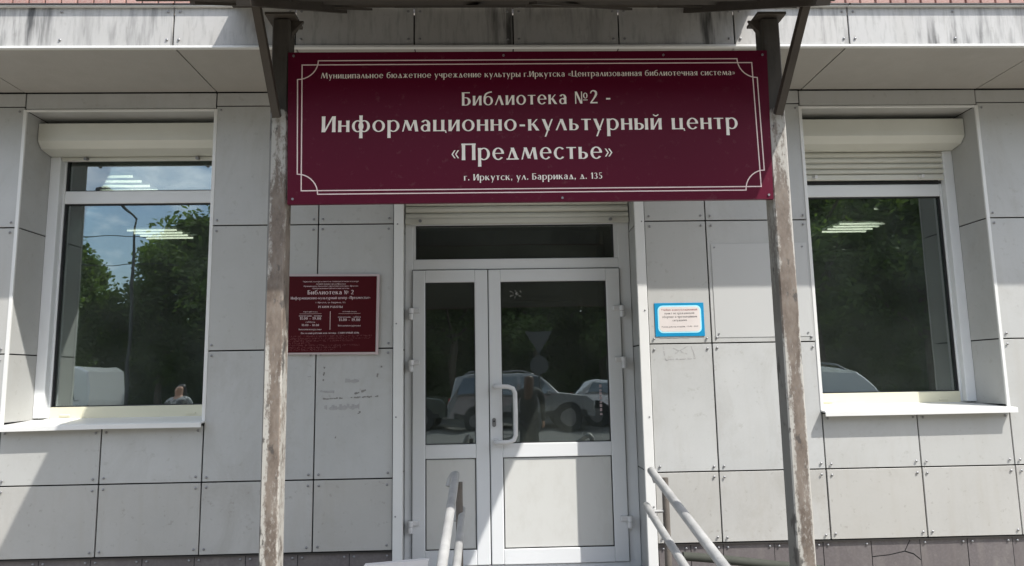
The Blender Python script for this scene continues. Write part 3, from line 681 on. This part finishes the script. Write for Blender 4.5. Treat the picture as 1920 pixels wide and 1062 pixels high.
for r, (xa, xb) in enumerate(((-1.29, -.76), (-1.29, -.77), (-1.29, -.88), (-1.29, -1.16), (-1.29, -.84), (-1.29, -.96), (-1.29, -1.0))):
    z = 1.882-r*.0145; x = xa
    while x < xb:
        for dx in (0, .0033):
            for dz in (0, .0033, .0066):
                if random.random() < .45: m.box(x+dx-.0010, x+dx+.0010, -.0206, -.0194, z+dz-.0010, z+dz+.0010)
        x += .0085 if random.random() > .15 else .014
local(m.build('raised_dots', simple('dots_dim', (.26, .09, .09), .5), pq, kind='stuff'), pq)

# ------------------------------------------------------------ blue edged notice
nt_ = thing('blue_notice', 'small notice with bright blue rounded border on the sunlit panel right of the door', 'notice', (1.24, 0, 1.85))
m = MB().box(1.079, 1.405, -.0050, -.0022, 1.850, 2.070, .0008); local(m.build('board', BLUE, nt_), nt_)
def rrect(x0, x1, z0, z1, r, n=5):
    return arc(x1-r, z1-r, r, r, 0, 90, n)+arc(x0+r, z1-r, r, r, 90, 180, n)+arc(x0+r, z0+r, r, r, 180, 270, n)+arc(x1-r, z0+r, r, r, 270, 360, n)
for nm, mt, off, y in (('white_rim', CYAN, 0, -.0055), ('paper_sheet', PAPER, .008, -.0060)):
    m = MB().prism([(x, z) for x, z in rrect(1.099+off, 1.386-off, 1.873+off, 2.053-off, .032-off*.6)], 'y', y, -.0049); local(m.build(nm, mt, nt_), nt_)
for s, z, wd, cap, mt in (('Учебно-консультационный', 2.018, .238, .0135, INKR), ('пункт по гражданской', 1.995, .196, .0135, INK), ('обороне и чрезвычайным', 1.972, .230, .0135, INK), ('ситуациям', 1.949, .095, .0135, INK), ('Режим работы: вторник - 15.00 - 19.00', 1.909, .240, .0095, INK)):
    local(text(nt_, s, 1.242-wd/2, 1.242+wd/2, z, z+.001, cap, -.0063, mt), nt_)

# ------------------------------------------------------------ canopy on two posts
cp = thing('entrance_canopy', 'dark steel entrance canopy on two posts with peeling paint above the library door', 'canopy', (.18, -1.8, 0))
def zr(Y): return 3.822+.525*(Y+.63)
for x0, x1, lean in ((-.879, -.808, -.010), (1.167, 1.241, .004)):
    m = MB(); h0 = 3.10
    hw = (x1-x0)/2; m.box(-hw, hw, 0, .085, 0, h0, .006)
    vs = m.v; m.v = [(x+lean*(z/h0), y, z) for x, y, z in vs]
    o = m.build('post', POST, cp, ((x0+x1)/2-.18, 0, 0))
    m = MB(); cxp = (x0+x1)/2+lean-.18
    m.box(cxp-.062, cxp+.062, -.02, .11, 3.105, 3.118, .002)
    m.build('post_cap_plate', STEEL, cp)
    dn = 1 if x0 < 0 else -1; m = MB()
    m.add([(cxp+dn*.037, .03, 3.103), (cxp+dn*.085, .03, 3.103), (cxp+dn*.037, .03, 3.05), (cxp+dn*.037, .042, 3.103), (cxp+dn*.085, .042, 3.103), (cxp+dn*.037, .042, 3.03)], [(0,1,2),(5,4,3),(0,3,4,1),(1,4,5,2),(2,5,3,0)])
    m.build('gusset', STEEL, cp)
    bxx = (x0+x1)/2-.18
    MB().bar((bxx+lean*.85-.002, -.016, 2.665), (bxx+(-.028 if x0 < 0 else .040), -.275, zr(-2.075)-.015), .030, .030).build('brace', STEEL, cp)
    # rafter from the wall over the post to the front edge
    m = MB()
    for a, b in ((-.66, -2.27),): m.bar((bxx, a+1.8, zr(a)-.038), (bxx, b+1.8, zr(b)-.038), .05, .05)
    m.build('rafter', STEEL, cp)
roofx = [(-.625, -1.475, 1.615), (-2.28, -1.475, 1.475)]
def roof_at(Y, k): (y0, a0, b0), (y1, a1, b1) = roofx; t = (Y-y0)/(y1-y0); return (a0+(a1-a0)*t) if k == 0 else (b0+(b1-b0)*t)
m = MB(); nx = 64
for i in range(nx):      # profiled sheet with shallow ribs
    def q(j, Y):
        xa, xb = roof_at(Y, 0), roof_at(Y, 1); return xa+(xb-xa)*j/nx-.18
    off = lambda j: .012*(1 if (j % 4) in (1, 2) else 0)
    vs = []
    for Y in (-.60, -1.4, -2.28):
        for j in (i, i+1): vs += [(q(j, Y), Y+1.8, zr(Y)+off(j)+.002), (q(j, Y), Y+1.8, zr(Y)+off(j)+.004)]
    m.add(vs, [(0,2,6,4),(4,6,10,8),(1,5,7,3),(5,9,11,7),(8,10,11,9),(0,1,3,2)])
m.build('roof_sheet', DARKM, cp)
for Y in (-.72, -1.25, -1.79, -2.25):
    MB().box(roof_at(Y, 0)-.18+.01, roof_at(Y, 1)-.18-.01, Y+1.8-.02, Y+1.8+.02, zr(Y)-.022, zr(Y)-.002).build('purlin', STEEL, cp)
# flat bars laid zigzag under the sheet near the wall
for (xa, ya), (xb, yb) in (((-1.35, -1.5), (-.66, -.80)), ((-.50, -.80), (.20, -1.5)), ((.22, -1.5), (.82, -.80)), ((1.0, -.80), (1.55, -1.35))):
    MB().bar((xa-.18, ya+1.8, zr(ya)-.03), (xb-.18, yb+1.8, zr(yb)-.045), .045, .012).build('zigzag_brace', STEEL, cp)
MB().bar((.19-.18, -.80+1.8, zr(-.8)-.03), (.235-.18, -.86+1.8, zr(-.86)+.0), .012, .012).build('short_strut', RIVET, cp)

# ------------------------------------------------------------ porch, steps and handrails
TILE = simple('porch_tile_dark', (.075, .065, .058), .6)
structure(MB().box(-1.0, 1.5, -1.1, .33, .0, .33, .01).build('porch_slab', TILE))
for k in range(2):
    structure(MB().box(-.6, 1.25, -1.1-.34*(k+1), -1.1-.34*k-.002, .0, .33-.11*(k+1), .008).build('step', TILE))
def railing(x, xp, sgn, label):
    t = thing('handrail', label, 'handrail', (x, -.8, 0), 'handrails beside the entrance steps')
    sl = .168
    def ln(y0, y1, dx, z0, r):
        p0 = Vector((dx, y0+.8, z0-sl*(-y0-.8))); p1 = Vector((dx*1.0-.004*sgn, y1+.8, z0-sl*(-y1-.8)))
        return [p0+Vector((sgn*.034, .026, -.062)), p0+Vector((sgn*.026, .036, -.030)), p0+Vector((sgn*.012, .026, -.006)), p0+Vector((0, 0, 0)), p0*.97+p1*.03, p0*.5+p1*.5, p1]
    MB().tube(ln(-.84, -3.0, 0, 1.115, .02), .0205, 16).build('top_rail', RAIL, t)
    MB().tube(ln(-.84, -3.0, -.034*sgn if sgn > 0 else .034, .940, .018), .0185, 16).build('lower_rail', RAIL, t)
    for Y, dd in ((-.92, xp), (-2.9, xp)):
        zt = 1.115-sl*(-Y-.8); MB().tube([(dd, Y+.8, zt-.012), (dd, Y+.8, .10 if Y < -1.2 else .33)], .0175, 14).build('post', RAILPOST, t)
        MB().tube([(dd, Y+.8, zt-.175), (-.034*sgn if sgn > 0 else .034, Y+.8, zt-.178)], .009, 8).build('bracket', RAIL, t)
    return t
tl = railing(-.188, .022, -1, 'left hand one of the two white pipe handrails running out from the door')
tr_ = railing(.829, .050, 1, 'right hand one of the two white pipe handrails, with a brown post')
# low side rails along the wall
o = MB().add([(-.70, -.80, .560), (-.345, -.80, .590), (-.330, -.80, .683), (-.66, -.80, .662), (-.70, -.76, .560), (-.345, -.76, .590), (-.330, -.76, .683), (-.66, -.76, .662)], [(0,1,2,3),(7,6,5,4),(0,4,5,1),(1,5,6,2),(2,6,7,3),(3,7,4,0)]).build('side_board', simple('board_white', (.72, .70, .70), .5)); tag(o, 'short white board edge low beside the left handrail', 'board')
o = MB().tube([(.985, -.80, .668), (1.15, -.80, .652), (1.8, -.80, .570)], .022, 14).build('side_rail', simple('pipe_grey_green', (.055, .058, .048), .8, 0, .25, 12, spec=.2)); tag(o, 'low grey pipe running right from the right handrail across the plinth', 'pipe')

# ------------------------------------------------------------ interior seen through the panes
ROOMW = simple('room_wall_paint', (.30, .29, .26), .8); ROOMD = simple('room_dark', (.22, .22, .20), .8)
for x0, x1 in ((-6.0, -.95), (1.35, 7.0)):
    rm = MB(); rm.box(x0, x1, 7.5, 7.6, 0, 3.8); rm.box(x0-.1, x0, .52, 7.6, 0, 3.8); rm.box(x1, x1+.1, .52, 7.6, 0, 3.8); rm.box(x0, x1, .52, 7.5, -.02, .3); rm.box(x0, x1, .52, 7.5, 3.74, 3.8)
    rm.build('room_lining', ROOMD if x0 > 0 else ROOMD, bld)
hl = MB(); hl.box(-.93, 1.3, 3.5, 3.6, 0, 3.8); hl.box(-.94, -.9, .52, 3.5, 0, 3.8); hl.box(1.3, 1.34, .52, 3.5, 0, 3.8); hl.box(-.9, 1.3, .52, 3.5, 3.3, 3.4); hl.box(-.9, 1.3, .52, 3.5, .25, .33)
hl.build('hallway_lining', ROOMD, bld)
dd_ = MB(); dd_.box(.10, .14, 3.42, 3.49, .34, 2.5); dd_.box(1.02, 1.06, 3.42, 3.49, .34, 2.5); dd_.box(.10, 1.06, 3.42, 3.49, 2.46, 2.5); dd_.build('inner_door_frame', ROOMW, bld)
em = bpy.data.materials.new('tube_light'); em.use_nodes = True; eb = em.node_tree.nodes['Principled BSDF']; eb.inputs['Emission Color'].default_value = (1, .95, .78, 1); eb.inputs['Emission Strength'].default_value = 1.9
LAMPW = simple('lamp_body', (.05, .05, .045), .5)
lab = ['four tube ceiling lamp nearest the glass behind the left window', 'four tube ceiling lamp deeper in the room behind the left window', 'four tube ceiling lamp glowing behind the right window', 'ceiling lamp partly out of sight at the right of the right window room']
for i, (lx_, ly_) in enumerate(((-3.92, 2.72), (-4.60, 5.3), (5.30, 5.35), (5.30, 3.9))):
    t = thing('ceiling_lamp', lab[i], 'ceiling lamp', (lx_, ly_, 3.69), 'four tube ceiling lamps in the rooms')
    MB().box(-.36, .36, -.36, .36, .01, .045).build('lamp_body', LAMPW, t)
    for k in range(4): MB().tube([(-.33, -.27+.18*k, -.01), (.33, -.27+.18*k, -.01)], .013, 8).build('light_tube', em, t)

# ------------------------------------------------------------ the street behind the viewer, seen in the glass
def leaves(seed, n, R, H, z0):
    rnd = random.Random(seed); vs = []; fs = []
    cl = [(rnd.uniform(-1, 1)*R*.62, rnd.uniform(-1, 1)*R*.62, z0+H*rnd.uniform(.12, .95), rnd.uniform(.28, .55)*R) for _ in range(26)]
    for i in range(n):
        c = rnd.choice(cl); v = Vector((rnd.gauss(0, 1), rnd.gauss(0, 1), rnd.gauss(0, 1))).normalized()*c[3]*rnd.uniform(.35, 1.05)
        k = 1-max(0, (c[2]+v.z-z0-H*.55)/(H*.6))*.5
        p = Vector(((c[0]+v.x)*k, (c[1]+v.y)*k, c[2]+v.z*.8)); s = rnd.uniform(.06, .12) if i % 6 else rnd.uniform(.2, .36)
        if i % 6 == 0: p = Vector((c[0]*k+v.x*.45, c[1]*k+v.y*.45, c[2]+v.z*.4))
        a = Vector((rnd.gauss(0, 1), rnd.gauss(0, 1), rnd.gauss(0, .6))).normalized(); b = a.cross(Vector((rnd.gauss(0, 1), rnd.gauss(0, 1), rnd.gauss(0, 1)))).normalized()
        q = len(vs); vs += [p-a*s, p+b*s*.55, p+a*s, p-b*s*.55]; fs.append((q, q+1, q+2, q+3))
    me = bpy.data.meshes.new('crown'); me.from_pydata([tuple(v) for v in vs], [], fs)
    m = NM('foliage_%d' % seed, .7); m.color(m.mix(m.noise(1.2, 5), (.035, .065, .016), (.10, .15, .035))); tl = m.n('ShaderNodeBsdfTranslucent'); tl.inputs[0].default_value = (.16, .26, .04, 1); ms = m.n('ShaderNodeMixShader'); ms.inputs[0].default_value = .38
    m.l(m.b.outputs[0], ms.inputs[1]); m.l(tl.outputs[0], ms.inputs[2]); m.l(ms.outputs[0], m.t.nodes['Material Output'].inputs[0]); me.materials.append(m.m); return me
BARK = simple('bark', (.10, .08, .06), .9, 0, .3, 12, .3)
CR_ = 0
CR = [leaves(1, 15000, 2.7, 5.6, 1.3), leaves(2, 15000, 2.9, 6.6, 1.8), leaves(3, 9000, 2.2, 3.4, 1.0)]
def trunk(h, r, seed):
    rnd = random.Random(seed); m = MB(); pts = [(rnd.uniform(-.05, .05)*i, rnd.uniform(-.05, .05)*i, h*i/6) for i in range(7)]
    m.tube(pts, [r*(1-.12*i) for i in range(7)], 10)
    for k in range(7):
        a = rnd.uniform(0, 6.28); z0 = h*rnd.uniform(.35, .85); l_ = rnd.uniform(1, 2)
        m.tube([(0, 0, z0), (math.cos(a)*l_*.5, math.sin(a)*l_*.5, z0+l_*.45), (math.cos(a)*l_, math.sin(a)*l_, z0+l_)], [r*.4, r*.28, r*.1], 7)
    return m.mesh('trunk', BARK)
TK = [trunk(5.2, .16, 1), trunk(6.5, .2, 2), trunk(3.2, .11, 3)]
spots = [(-19.0, -23.2, 0, 1.0), (-15.8, -21.8, 0, 1.02), (-13.0, -23.2, 0, 1.08), (-10.4, -24.6, 0, 1.0), (-7.5, -20.5, 1, 1.30), (-4.6, -24.9, 1, 1.2), (-1.6, -25.2, 0, 1.3), (1.9, -25.0, 1, 1.15), (5.0, -25.6, 0, 1.25), (8.0, -22.0, 1, 1.2), (10.8, -17.5, 1, 1.05), (13.2, -15.6, 0, 1.05), (15.5, -18.5, 1, 1.2), (19, -20, 0, 1.2), (23, -22, 1, 1.2), (-21.5, -24, 0, .9)]
tl_ = ['reflected low tree', 'reflected tree']
desc = ['rounded tree second from the left in the row across the road', 'rounded tree third from the left in the row across the road', 'rounded tree behind the street lamp across the road', 'rounded tree just right of the street lamp across the road', 'tall dark tree right of the street lamp across the road', 'tall tree behind the dark car', 'dense tree behind the silver estate car', 'tall tree behind the road sign', 'broad tree right of the road sign', 'tall tree before the apartment block left end', 'tall tree nearest the road on the right', 'broad tree in front of the apartment block', 'tall tree behind the silver hatchback', 'broad tree right of the apartment block middle', 'rightmost tall tree across the road', 'leftmost rounded tree across the road']
for i, (x, y, k, s) in enumerate(spots):
    t = thing('tree', desc[i], 'tree', (x, y, 0), 'trees across the road', random.uniform(0, 6)); t.scale = (s, s, s)
    for nm, me in (('trunk', TK[k]), ('crown', CR[k])):
        o = bpy.data.objects.new(nm, me); C.collection.objects.link(o); o.parent = t
for i in range(9):
    t = thing('tree', 'tall tree in the crowded back row across the road', 'tree', (-3+i*4.2, -30.5+(i%2), 0), 'back row trees across the road', i*1.3); t.scale = (1.5, 1.5, 1.5)
    for nm, me in (('trunk', TK[1]), ('crown', CR[i % 2])):
        o = bpy.data.objects.new(nm, me); C.collection.objects.link(o); o.parent = t
# hedge mass closing the view under the crowns
hm = leaves(9, 14000, 1.0, 1.0, 0); 
me = bpy.data.meshes.new('hedge'); vs = []; fs = []; rnd = random.Random(5)
for i in range(30000):
    p = Vector((rnd.uniform(-26, 26), -27.4+rnd.uniform(-.9, .9), rnd.uniform(.0, 4.9)+.35*math.sin(i))); s = rnd.uniform(.09, .26)
    a = Vector((rnd.gauss(0, 1), rnd.gauss(0, 1), rnd.gauss(0, .6))).normalized(); b = a.cross(Vector((rnd.gauss(0, 1), rnd.gauss(0, 1), rnd.gauss(0, 1)))).normalized()
    q = len(vs); vs += [tuple(p-a*s), tuple(p+b*s*.6), tuple(p+a*s), tuple(p-b*s*.6)]; fs.append((q, q+1, q+2, q+3))
q = len(vs); bx = [(x, y, z) for z in (0, 4.5) for y in (-28.1, -27.1) for x in (-26, 26)]; vs += bx; fs += [tuple(q+i for i in f) for f in ((0,1,5,4), (2,6,7,3), (4,5,7,6), (0,4,6,2), (1,3,7,5))]
me.from_pydata(vs, [], fs); me.materials.append(CR[0].materials[0]); o = bpy.data.objects.new('hedge', me); C.collection.objects.link(o); o['kind'] = 'stuff'; tag(o, 'long dark hedge under the trees across the road', 'hedge')

# cars
def paint(name, c): 
    m = NM(name, .25, .3); m.color(c); m.b.inputs['Coat Weight'].default_value = .8; m.b.inputs['Coat Roughness'].default_value = .05; return m.m
CARGL = simple('car_glass', (.10, .12, .14), .06, .4, .35, 3); TYRE = simple('tyre_rubber', (.02, .02, .02), .8); RIM = simple('rim_alloy', (.22, .22, .23), .3, .8); LAMP = simple('headlight_glass', (.65, .65, .65), .15); TAIL = simple('tail_lamp_red', (.4, .02, .02), .2)
def car(label, kind, mat, loc, rz):
    t = thing('parked_car', label, 'car', loc, 'cars parked across the pavement', rz)
    if kind == 'suv': L_, Wd = 4.6, .92; prof = [(-2.28, .42), (-2.3, .9), (-2.22, 1.05), (-2.0, 1.66), (-1.6, 1.74), (.2, 1.72), (.55, 1.62), (1.15, 1.12), (2.05, 1.0), (2.28, .78), (2.3, .42)]; belt = 1.08
    elif kind == 'van': L_, Wd = 5.0, .98; prof = [(-2.48, .42), (-2.5, 1.2), (-2.42, 1.95), (-2.2, 2.08), (.9, 2.06), (1.15, 1.98), (1.9, 1.2), (2.4, 1.0), (2.5, .7), (2.5, .42)]; belt = 1.2
    else: L_, Wd = 4.2, .86; prof = [(-2.08, .38), (-2.1, .85), (-2.0, 1.0), (-1.65, 1.36), (-1.2, 1.46), (.1, 1.45), (.35, 1.38), (1.1, .97), (1.9, .84), (2.08, .66), (2.1, .38)]; belt = .96
    n = len(prof); m = MB(); rings = []
    for sy, inset in ((-1, 1), (-.965, 0), (.965, 0), (1, 1)):
        for x, z in prof:
            wv = Wd*(1 if z < belt+.06 else 1-(.22 if kind != 'van' else 0)*(z-belt)/(max(p[1] for p in prof)-belt)); xx = x*(.985 if inset else 1); zz = z if not inset else .38+(z-.38)*.975
            rings.append((xx, sy*wv*(1.0), zz))
    fs = []
    for k in range(3): fs += [(k*n+i, k*n+(i+1) % n, (k+1)*n+(i+1) % n, (k+1)*n+i) for i in range(n)]
    fs += [tuple(range(n)), tuple(range(4*n-1, 3*n-1, -1))]; m.add(rings, fs)
    m.build('body', mat, t)
    top = max(p[1] for p in prof); zt = top-.12
    def side_w(z): return (Wd*(1-.22*(z-belt)/(top-belt))+.004) if kind != 'van' else Wd+.006
    xs_ = {'suv': [(-1.95, -1.15), (-1.08, -.15), (-.08, .95)], 'van': [(-2.15, -1.1), (-1.0, .0), (.1, 1.35)], 'hatch': [(-1.5, -.55), (-.48, .75)]}[kind]
    for a, b in xs_:
        for s in (-1, 1):
            sl_a = .18 if a == xs_[0][0] else 0; sl_b = (.48 if kind != 'van' else .3) if b == xs_[-1][1] else 0
            g_ = MB().add([(a, s*side_w(belt+.04), belt+.04), (b, s*side_w(belt+.04), belt+.04), (b-sl_b, s*side_w(zt), zt), (a+sl_a, s*side_w(zt), zt)], [(0,1,2,3)]); g_.build('side_window', CARGL, t)
    # windscreen and rear window laid on the slopes
    def slope(p, q, nm, k0, k1, off=.006):
        (xa, za), (xb, zb) = p, q; d = Vector((xb-xa, zb-za)).normalized(); nrm = (-d.y*off*(-1 if xa < xb and za > zb else 1), d.x*off)
        pa = (xa+(xb-xa)*k0, za+(zb-za)*k0+.008); pb = (xa+(xb-xa)*k1, za+(zb-za)*k1+.008); sg_ = .012 if xb > 0 else -.012
        MB().add([(pa[0]+sg_, -side_w(pa[1])*.90, pa[1]), (pa[0]+sg_, side_w(pa[1])*.90, pa[1]), (pb[0]+sg_, side_w(max(pb[1], belt))*.93, pb[1]), (pb[0]+sg_, -side_w(max(pb[1], belt))*.93, pb[1])], [(0,1,2,3)]).build(nm, CARGL, t)
    if kind == 'suv': slope(prof[6], prof[7], 'windscreen', .02, .95); slope(prof[3], prof[2], 'rear_window', .1, .9)
    elif kind == 'van': slope(prof[5], prof[6], 'windscreen', .04, .95)
    else: slope(prof[6], prof[7], 'windscreen', .02, .95); slope(prof[3], prof[2], 'rear_window', .05, .9)
    R = .36 if kind == 'suv' else .33
    for s in (-1, 1):
        yy = s*(Wd+.003)
        for xx in (xs_[0][1]+.035, xs_[1][1]+.035 if len(xs_) > 1 else .1, xs_[-1][1]-.02): MB().box(xx-.008, xx+.008, min(yy, yy-s*.01), max(yy, yy-s*.01), .50, belt).build('door_seam', TYRE, t)
        MB().box(-L_/2+.25, L_/2-.25, min(yy, yy+s*.012), max(yy, yy+s*.012), .40, .56, .005).build('sill_cladding', TYRE, t)
        for xx in (xs_[0][1]-.25, xs_[-1][1]-.9): MB().box(xx-.09, xx+.09, min(yy, yy+s*.03), max(yy, yy+s*.03), belt-.14, belt-.10, .01).build('door_handle', RIM, t)
        MB().box(xs_[0][0]-.1, xs_[-1][1]-.05, min(yy, yy+s*.006), max(yy, yy+s*.006), belt+.005, belt+.03).build('chrome_strip', RIM, t)
        if kind == 'suv': MB().tube([(-1.75, s*.62, top-.02), (-1.6, s*.62, top+.06), (.1, s*.62, top+.05), (.35, s*.62, top-.06)], .022, 8).build('roof_rail', RIM, t)
        for xx in (-L_*.30, L_*.315): MB().tube([(xx, s*(Wd-.2), R+.02), (xx, s*(Wd+.006), R+.02)], R*1.16, 22).build('wheel_arch', TYRE, t)
    for x in (-L_*.30, L_*.315):
        for s in (-1, 1):
            o = MB().tube([(x, s*(Wd-.21), R), (x, s*(Wd+.012), R)], R, 22).build('wheel', TYRE, t); MB().tube([(x, s*(Wd+.013), R), (x, s*(Wd+.022), R)], R*.62, 10).build('rim', RIM, o)
    for s in (-1, 1):
        MB().box(L_/2-.10, L_/2+.006, s*Wd*.72-.16, s*Wd*.72+.16, .66, .80, .02).build('headlight', LAMP, t); MB().box(-L_/2-.006, -L_/2+.08, s*Wd*.8-.1, s*Wd*.8+.1, .85, 1.02, .02).build('tail_light', TAIL, t)
        MB().box(.72, .86, s*(Wd+.09)-.09, s*(Wd+.09)+.09, belt, belt+.14, .03).build('wing_mirror', mat, t)
    MB().box(L_/2-.04, L_/2+.012, -.3, .3, .46, .62, .01).build('grille', TYRE, t)
    return t
car('silver estate car parked side on with its bonnet to the right', 'suv', paint('paint_silver', (.20, .205, .21)), (.95, -17.6, -.012), 0)
car('dark green off roader parked behind the left door pane', 'suv', paint('paint_dark', (.03, .04, .035)), (-3.6, -18.6, -.012), math.radians(6))
car('white hatchback parked far right of the silver estate car', 'hatch', paint('paint_white', (.6, .6, .6)), (4.9, -19.6, -.012), math.radians(4))
car('pale estate car facing the library under the right window', 'suv', paint('paint_pale', (.40, .43, .45)), (6.9, -9.9, -.012), math.radians(82))
car('white minibus parked nearest the library beyond the left window', 'van', paint('paint_van', (.66, .67, .68)), (-12.6, -13.8, -.012), math.radians(178))

# street lamp, wires, road sign
GALV = simple('galvanised_steel', (.05, .053, .055), .7, .1)
t = thing('street_lamp', 'grey street lamp with a single arm standing by the parked vehicles', 'street lamp', (-12.3, -19.2, 0))
MB().tube([(0, 0, 0), (0, 0, 4), (0, 0, 7.4)], [.075, .055, .04], 12).build('pole', GALV, t)
MB().tube([(0, 0, 7.35), (-.35, .5, 7.9), (-.5, .9, 8.0)], .035, 8).build('arm', GALV, t); MB().box(-.72, -.3, .75, 1.35, 7.95, 8.08, .03).build('lamp_head', simple('lamp_dark', (.05, .05, .05), .5), t)
for k, z in enumerate((7.0, 8.6, 6.2)):
    pts = [(-30+60*i/20, -19.2-k*.3, z-.5*math.sin(math.pi*i/20)) for i in range(21)]
    o = MB().tube(pts, .018, 6).build('overhead_wire', simple('wire_black', (.02, .02, .02), .6)); tag(o, ['overhead wire hung at middle height across the street', 'overhead wire hung highest across the street', 'overhead wire hung lowest across the street'][k], 'wire', 'overhead wires')
t = thing('road_sign', 'road sign pole with a triangle plate above a round plate seen in the door glass', 'road sign', (1.42, -16.0, 0))
MB().tube([(0, 0, 0), (0, 0, 2.95)], .03, 10).build('pole', GALV, t)
MB().prism([(-.40, 2.95), (.40, 2.95), (0, 2.27)], 'y', .03, .04).build('triangle_plate', GALV, t); MB().tube([(0, .03, 1.96), (0, .04, 1.96)], .29, 24).build('round_plate', GALV, t)
# apartment block behind the trees
ab = thing('apartment_block', 'pale five storey apartment block behind the trees across the road', 'building', (24, -40, 0))
MB().box(-17, 17, -6, 0, 0, 15.5).build('wall', simple('render_pale', (.34, .33, .33), .9), ab)
wm = MB().box(-.8, .8, -.01, .06, 0, 1.5).mesh('window', simple('far_frame', (.6, .6, .62), .5)); wg = MB().box(-.72, .72, .05, .075, .08, 1.42).mesh('pane', simple('far_glass', (.10, .14, .2), .1))
for r in range(5):
    for c in range(10):
        o = bpy.data.objects.new('window', wm); C.collection.objects.link(o); o.parent = ab; o.location = (-15.3+c*3.4, 0, 1.4+r*2.9)
        p = bpy.data.objects.new('pane', wg); C.collection.objects.link(p); p.parent = o

# people
SKIN = simple('skin', (.45, .27, .20), .5)
car('dark saloon with a bright bonnet parked at the far right of the row', 'hatch', paint('paint_navy', (.03, .035, .05)), (9.9, -18.4, -.012), math.radians(176))
def person(label, loc, rz, coat, trousers, hair, h=1.66):
    t = thing('person', label, 'person', loc, None, rz)
    def skinned(name, V, E, R, mat, par, lv=2):
        me = bpy.data.meshes.new(name); me.from_pydata(V, E, []); o = bpy.data.objects.new(name, me); C.collection.objects.link(o); o.parent = par
        sk = o.modifiers.new('skin', 'SKIN'); sk.use_smooth_shade = True
        for i, r in enumerate(R): me.skin_vertices[0].data[i].radius = (r, r*.8) if not isinstance(r, tuple) else r
        me.skin_vertices[0].data[0].use_root = True
        ss = o.modifiers.new('sub', 'SUBSURF'); ss.levels = lv; ss.render_levels = lv; me.materials.append(mat); return o
    s = h/1.66
    V = [(0,0,.92),(0,0,1.05),(0,-.01,1.22),(0,0,1.36),(0,0,1.42),(0,.01,1.50),(0,.015,1.59),
         (.17,0,1.34),(.22,.01,1.10),(.235,.05,.86),(.24,.07,.78),(-.17,0,1.34),(-.22,.01,1.10),(-.235,.04,.86),(-.24,.06,.78),
         (.09,0,.86),(.10,.01,.48),(.10,0,.10),(.10,.12,.04),(-.09,0,.86),(-.10,.03,.48),(-.10,-.02,.10),(-.10,.10,.04)]
    E = [(0,1),(1,2),(2,3),(3,4),(4,5),(5,6),(3,7),(7,8),(8,9),(9,10),(3,11),(11,12),(12,13),(13,14),(0,15),(15,16),(16,17),(17,18),(0,19),(19,20),(20,21),(21,22)]
    R = [.13,.115,.13,.10,.05,.075,.08,.062,.045,.033,.03,.062,.045,.033,.03,.085,.058,.042,.035,.085,.058,.042,.035]
    body = skinned('body', [tuple(c*s for c in v) for v in V], E, [r*s for r in R], SKIN, t)
    cv = [(0,0,.36),(0,0,.92),(0,0,1.06),(0,-.01,1.22),(0,0,1.37),(.18,0,1.345),(.225,.01,1.10),(.238,.045,.88),(-.18,0,1.345),(-.225,.01,1.10),(-.238,.035,.88)]
    skinned('coat', [tuple(c*s for c in v) for v in cv], [(0,1),(1,2),(2,3),(3,4),(4,5),(5,6),(6,7),(4,8),(8,9),(9,10)], [(r*s, r*.8*s) for r in (.20,.165,.145,.155,.105,.078,.058,.048,.078,.058,.048)], coat, t)
    tv = [(0,0,.90),(.09,0,.84),(.10,.01,.48),(.10,0,.12),(-.09,0,.84),(-.10,.03,.48),(-.10,-.02,.12)]
    skinned('trousers', [tuple(c*s for c in v) for v in tv], [(0,1),(1,2),(2,3),(0,4),(4,5),(5,6)], [r*s for r in (.13,.10,.075,.06,.10,.075,.06)], trousers, t)
    hv = [(0,-.02,1.615),(0,-.045,1.55),(.01,-.085,1.42),(.02,-.10,1.24)]
    skinned('hair', [tuple(c*s for c in v) for v in hv], [(0,1),(1,2),(2,3)], [(.088*s,.085*s),(.092*s,.085*s),(.092*s,.045*s),(.055*s,.025*s)], hair, t)
    m = MB()
    for sx in (-1, 1): m.ball((sx*.03*s, .085*s, 1.545*s), .010, (1, .6, .8), 8, 6)
    m.build('eyes', INK, t); MB().ball((0, .095*s, 1.52*s), .012, (.8, 1, 1.3), 8, 6).build('nose', SKIN, t); MB().ball((0, .082*s, 1.48*s), .02, (1, .4, .3), 8, 6).build('mouth', simple('lips', (.4, .12, .1), .4), t)
    return t
person('woman with long auburn hair in a black coat seen from behind', (.60, -6.3, 0), math.pi, simple('coat_black', (.012, .014, .014), .8), simple('trousers_black', (.015, .015, .018), .8), simple('hair_auburn', (.06, .028, .016), .5), 1.66)
pt = NM('patterned_blouse', .8); pt.color(pt.mix(pt.ramp(pt.noise(16, 3), .45, .55), (.10, .11, .12), (.42, .43, .44)))
person('dark haired woman in a grey and white patterned blouse near the left window', (-4.85, -6.0, 0), math.radians(10), pt.m, simple('skirt_dark', (.03, .03, .035), .8), simple('hair_dark', (.012, .01, .01), .5), 1.62)
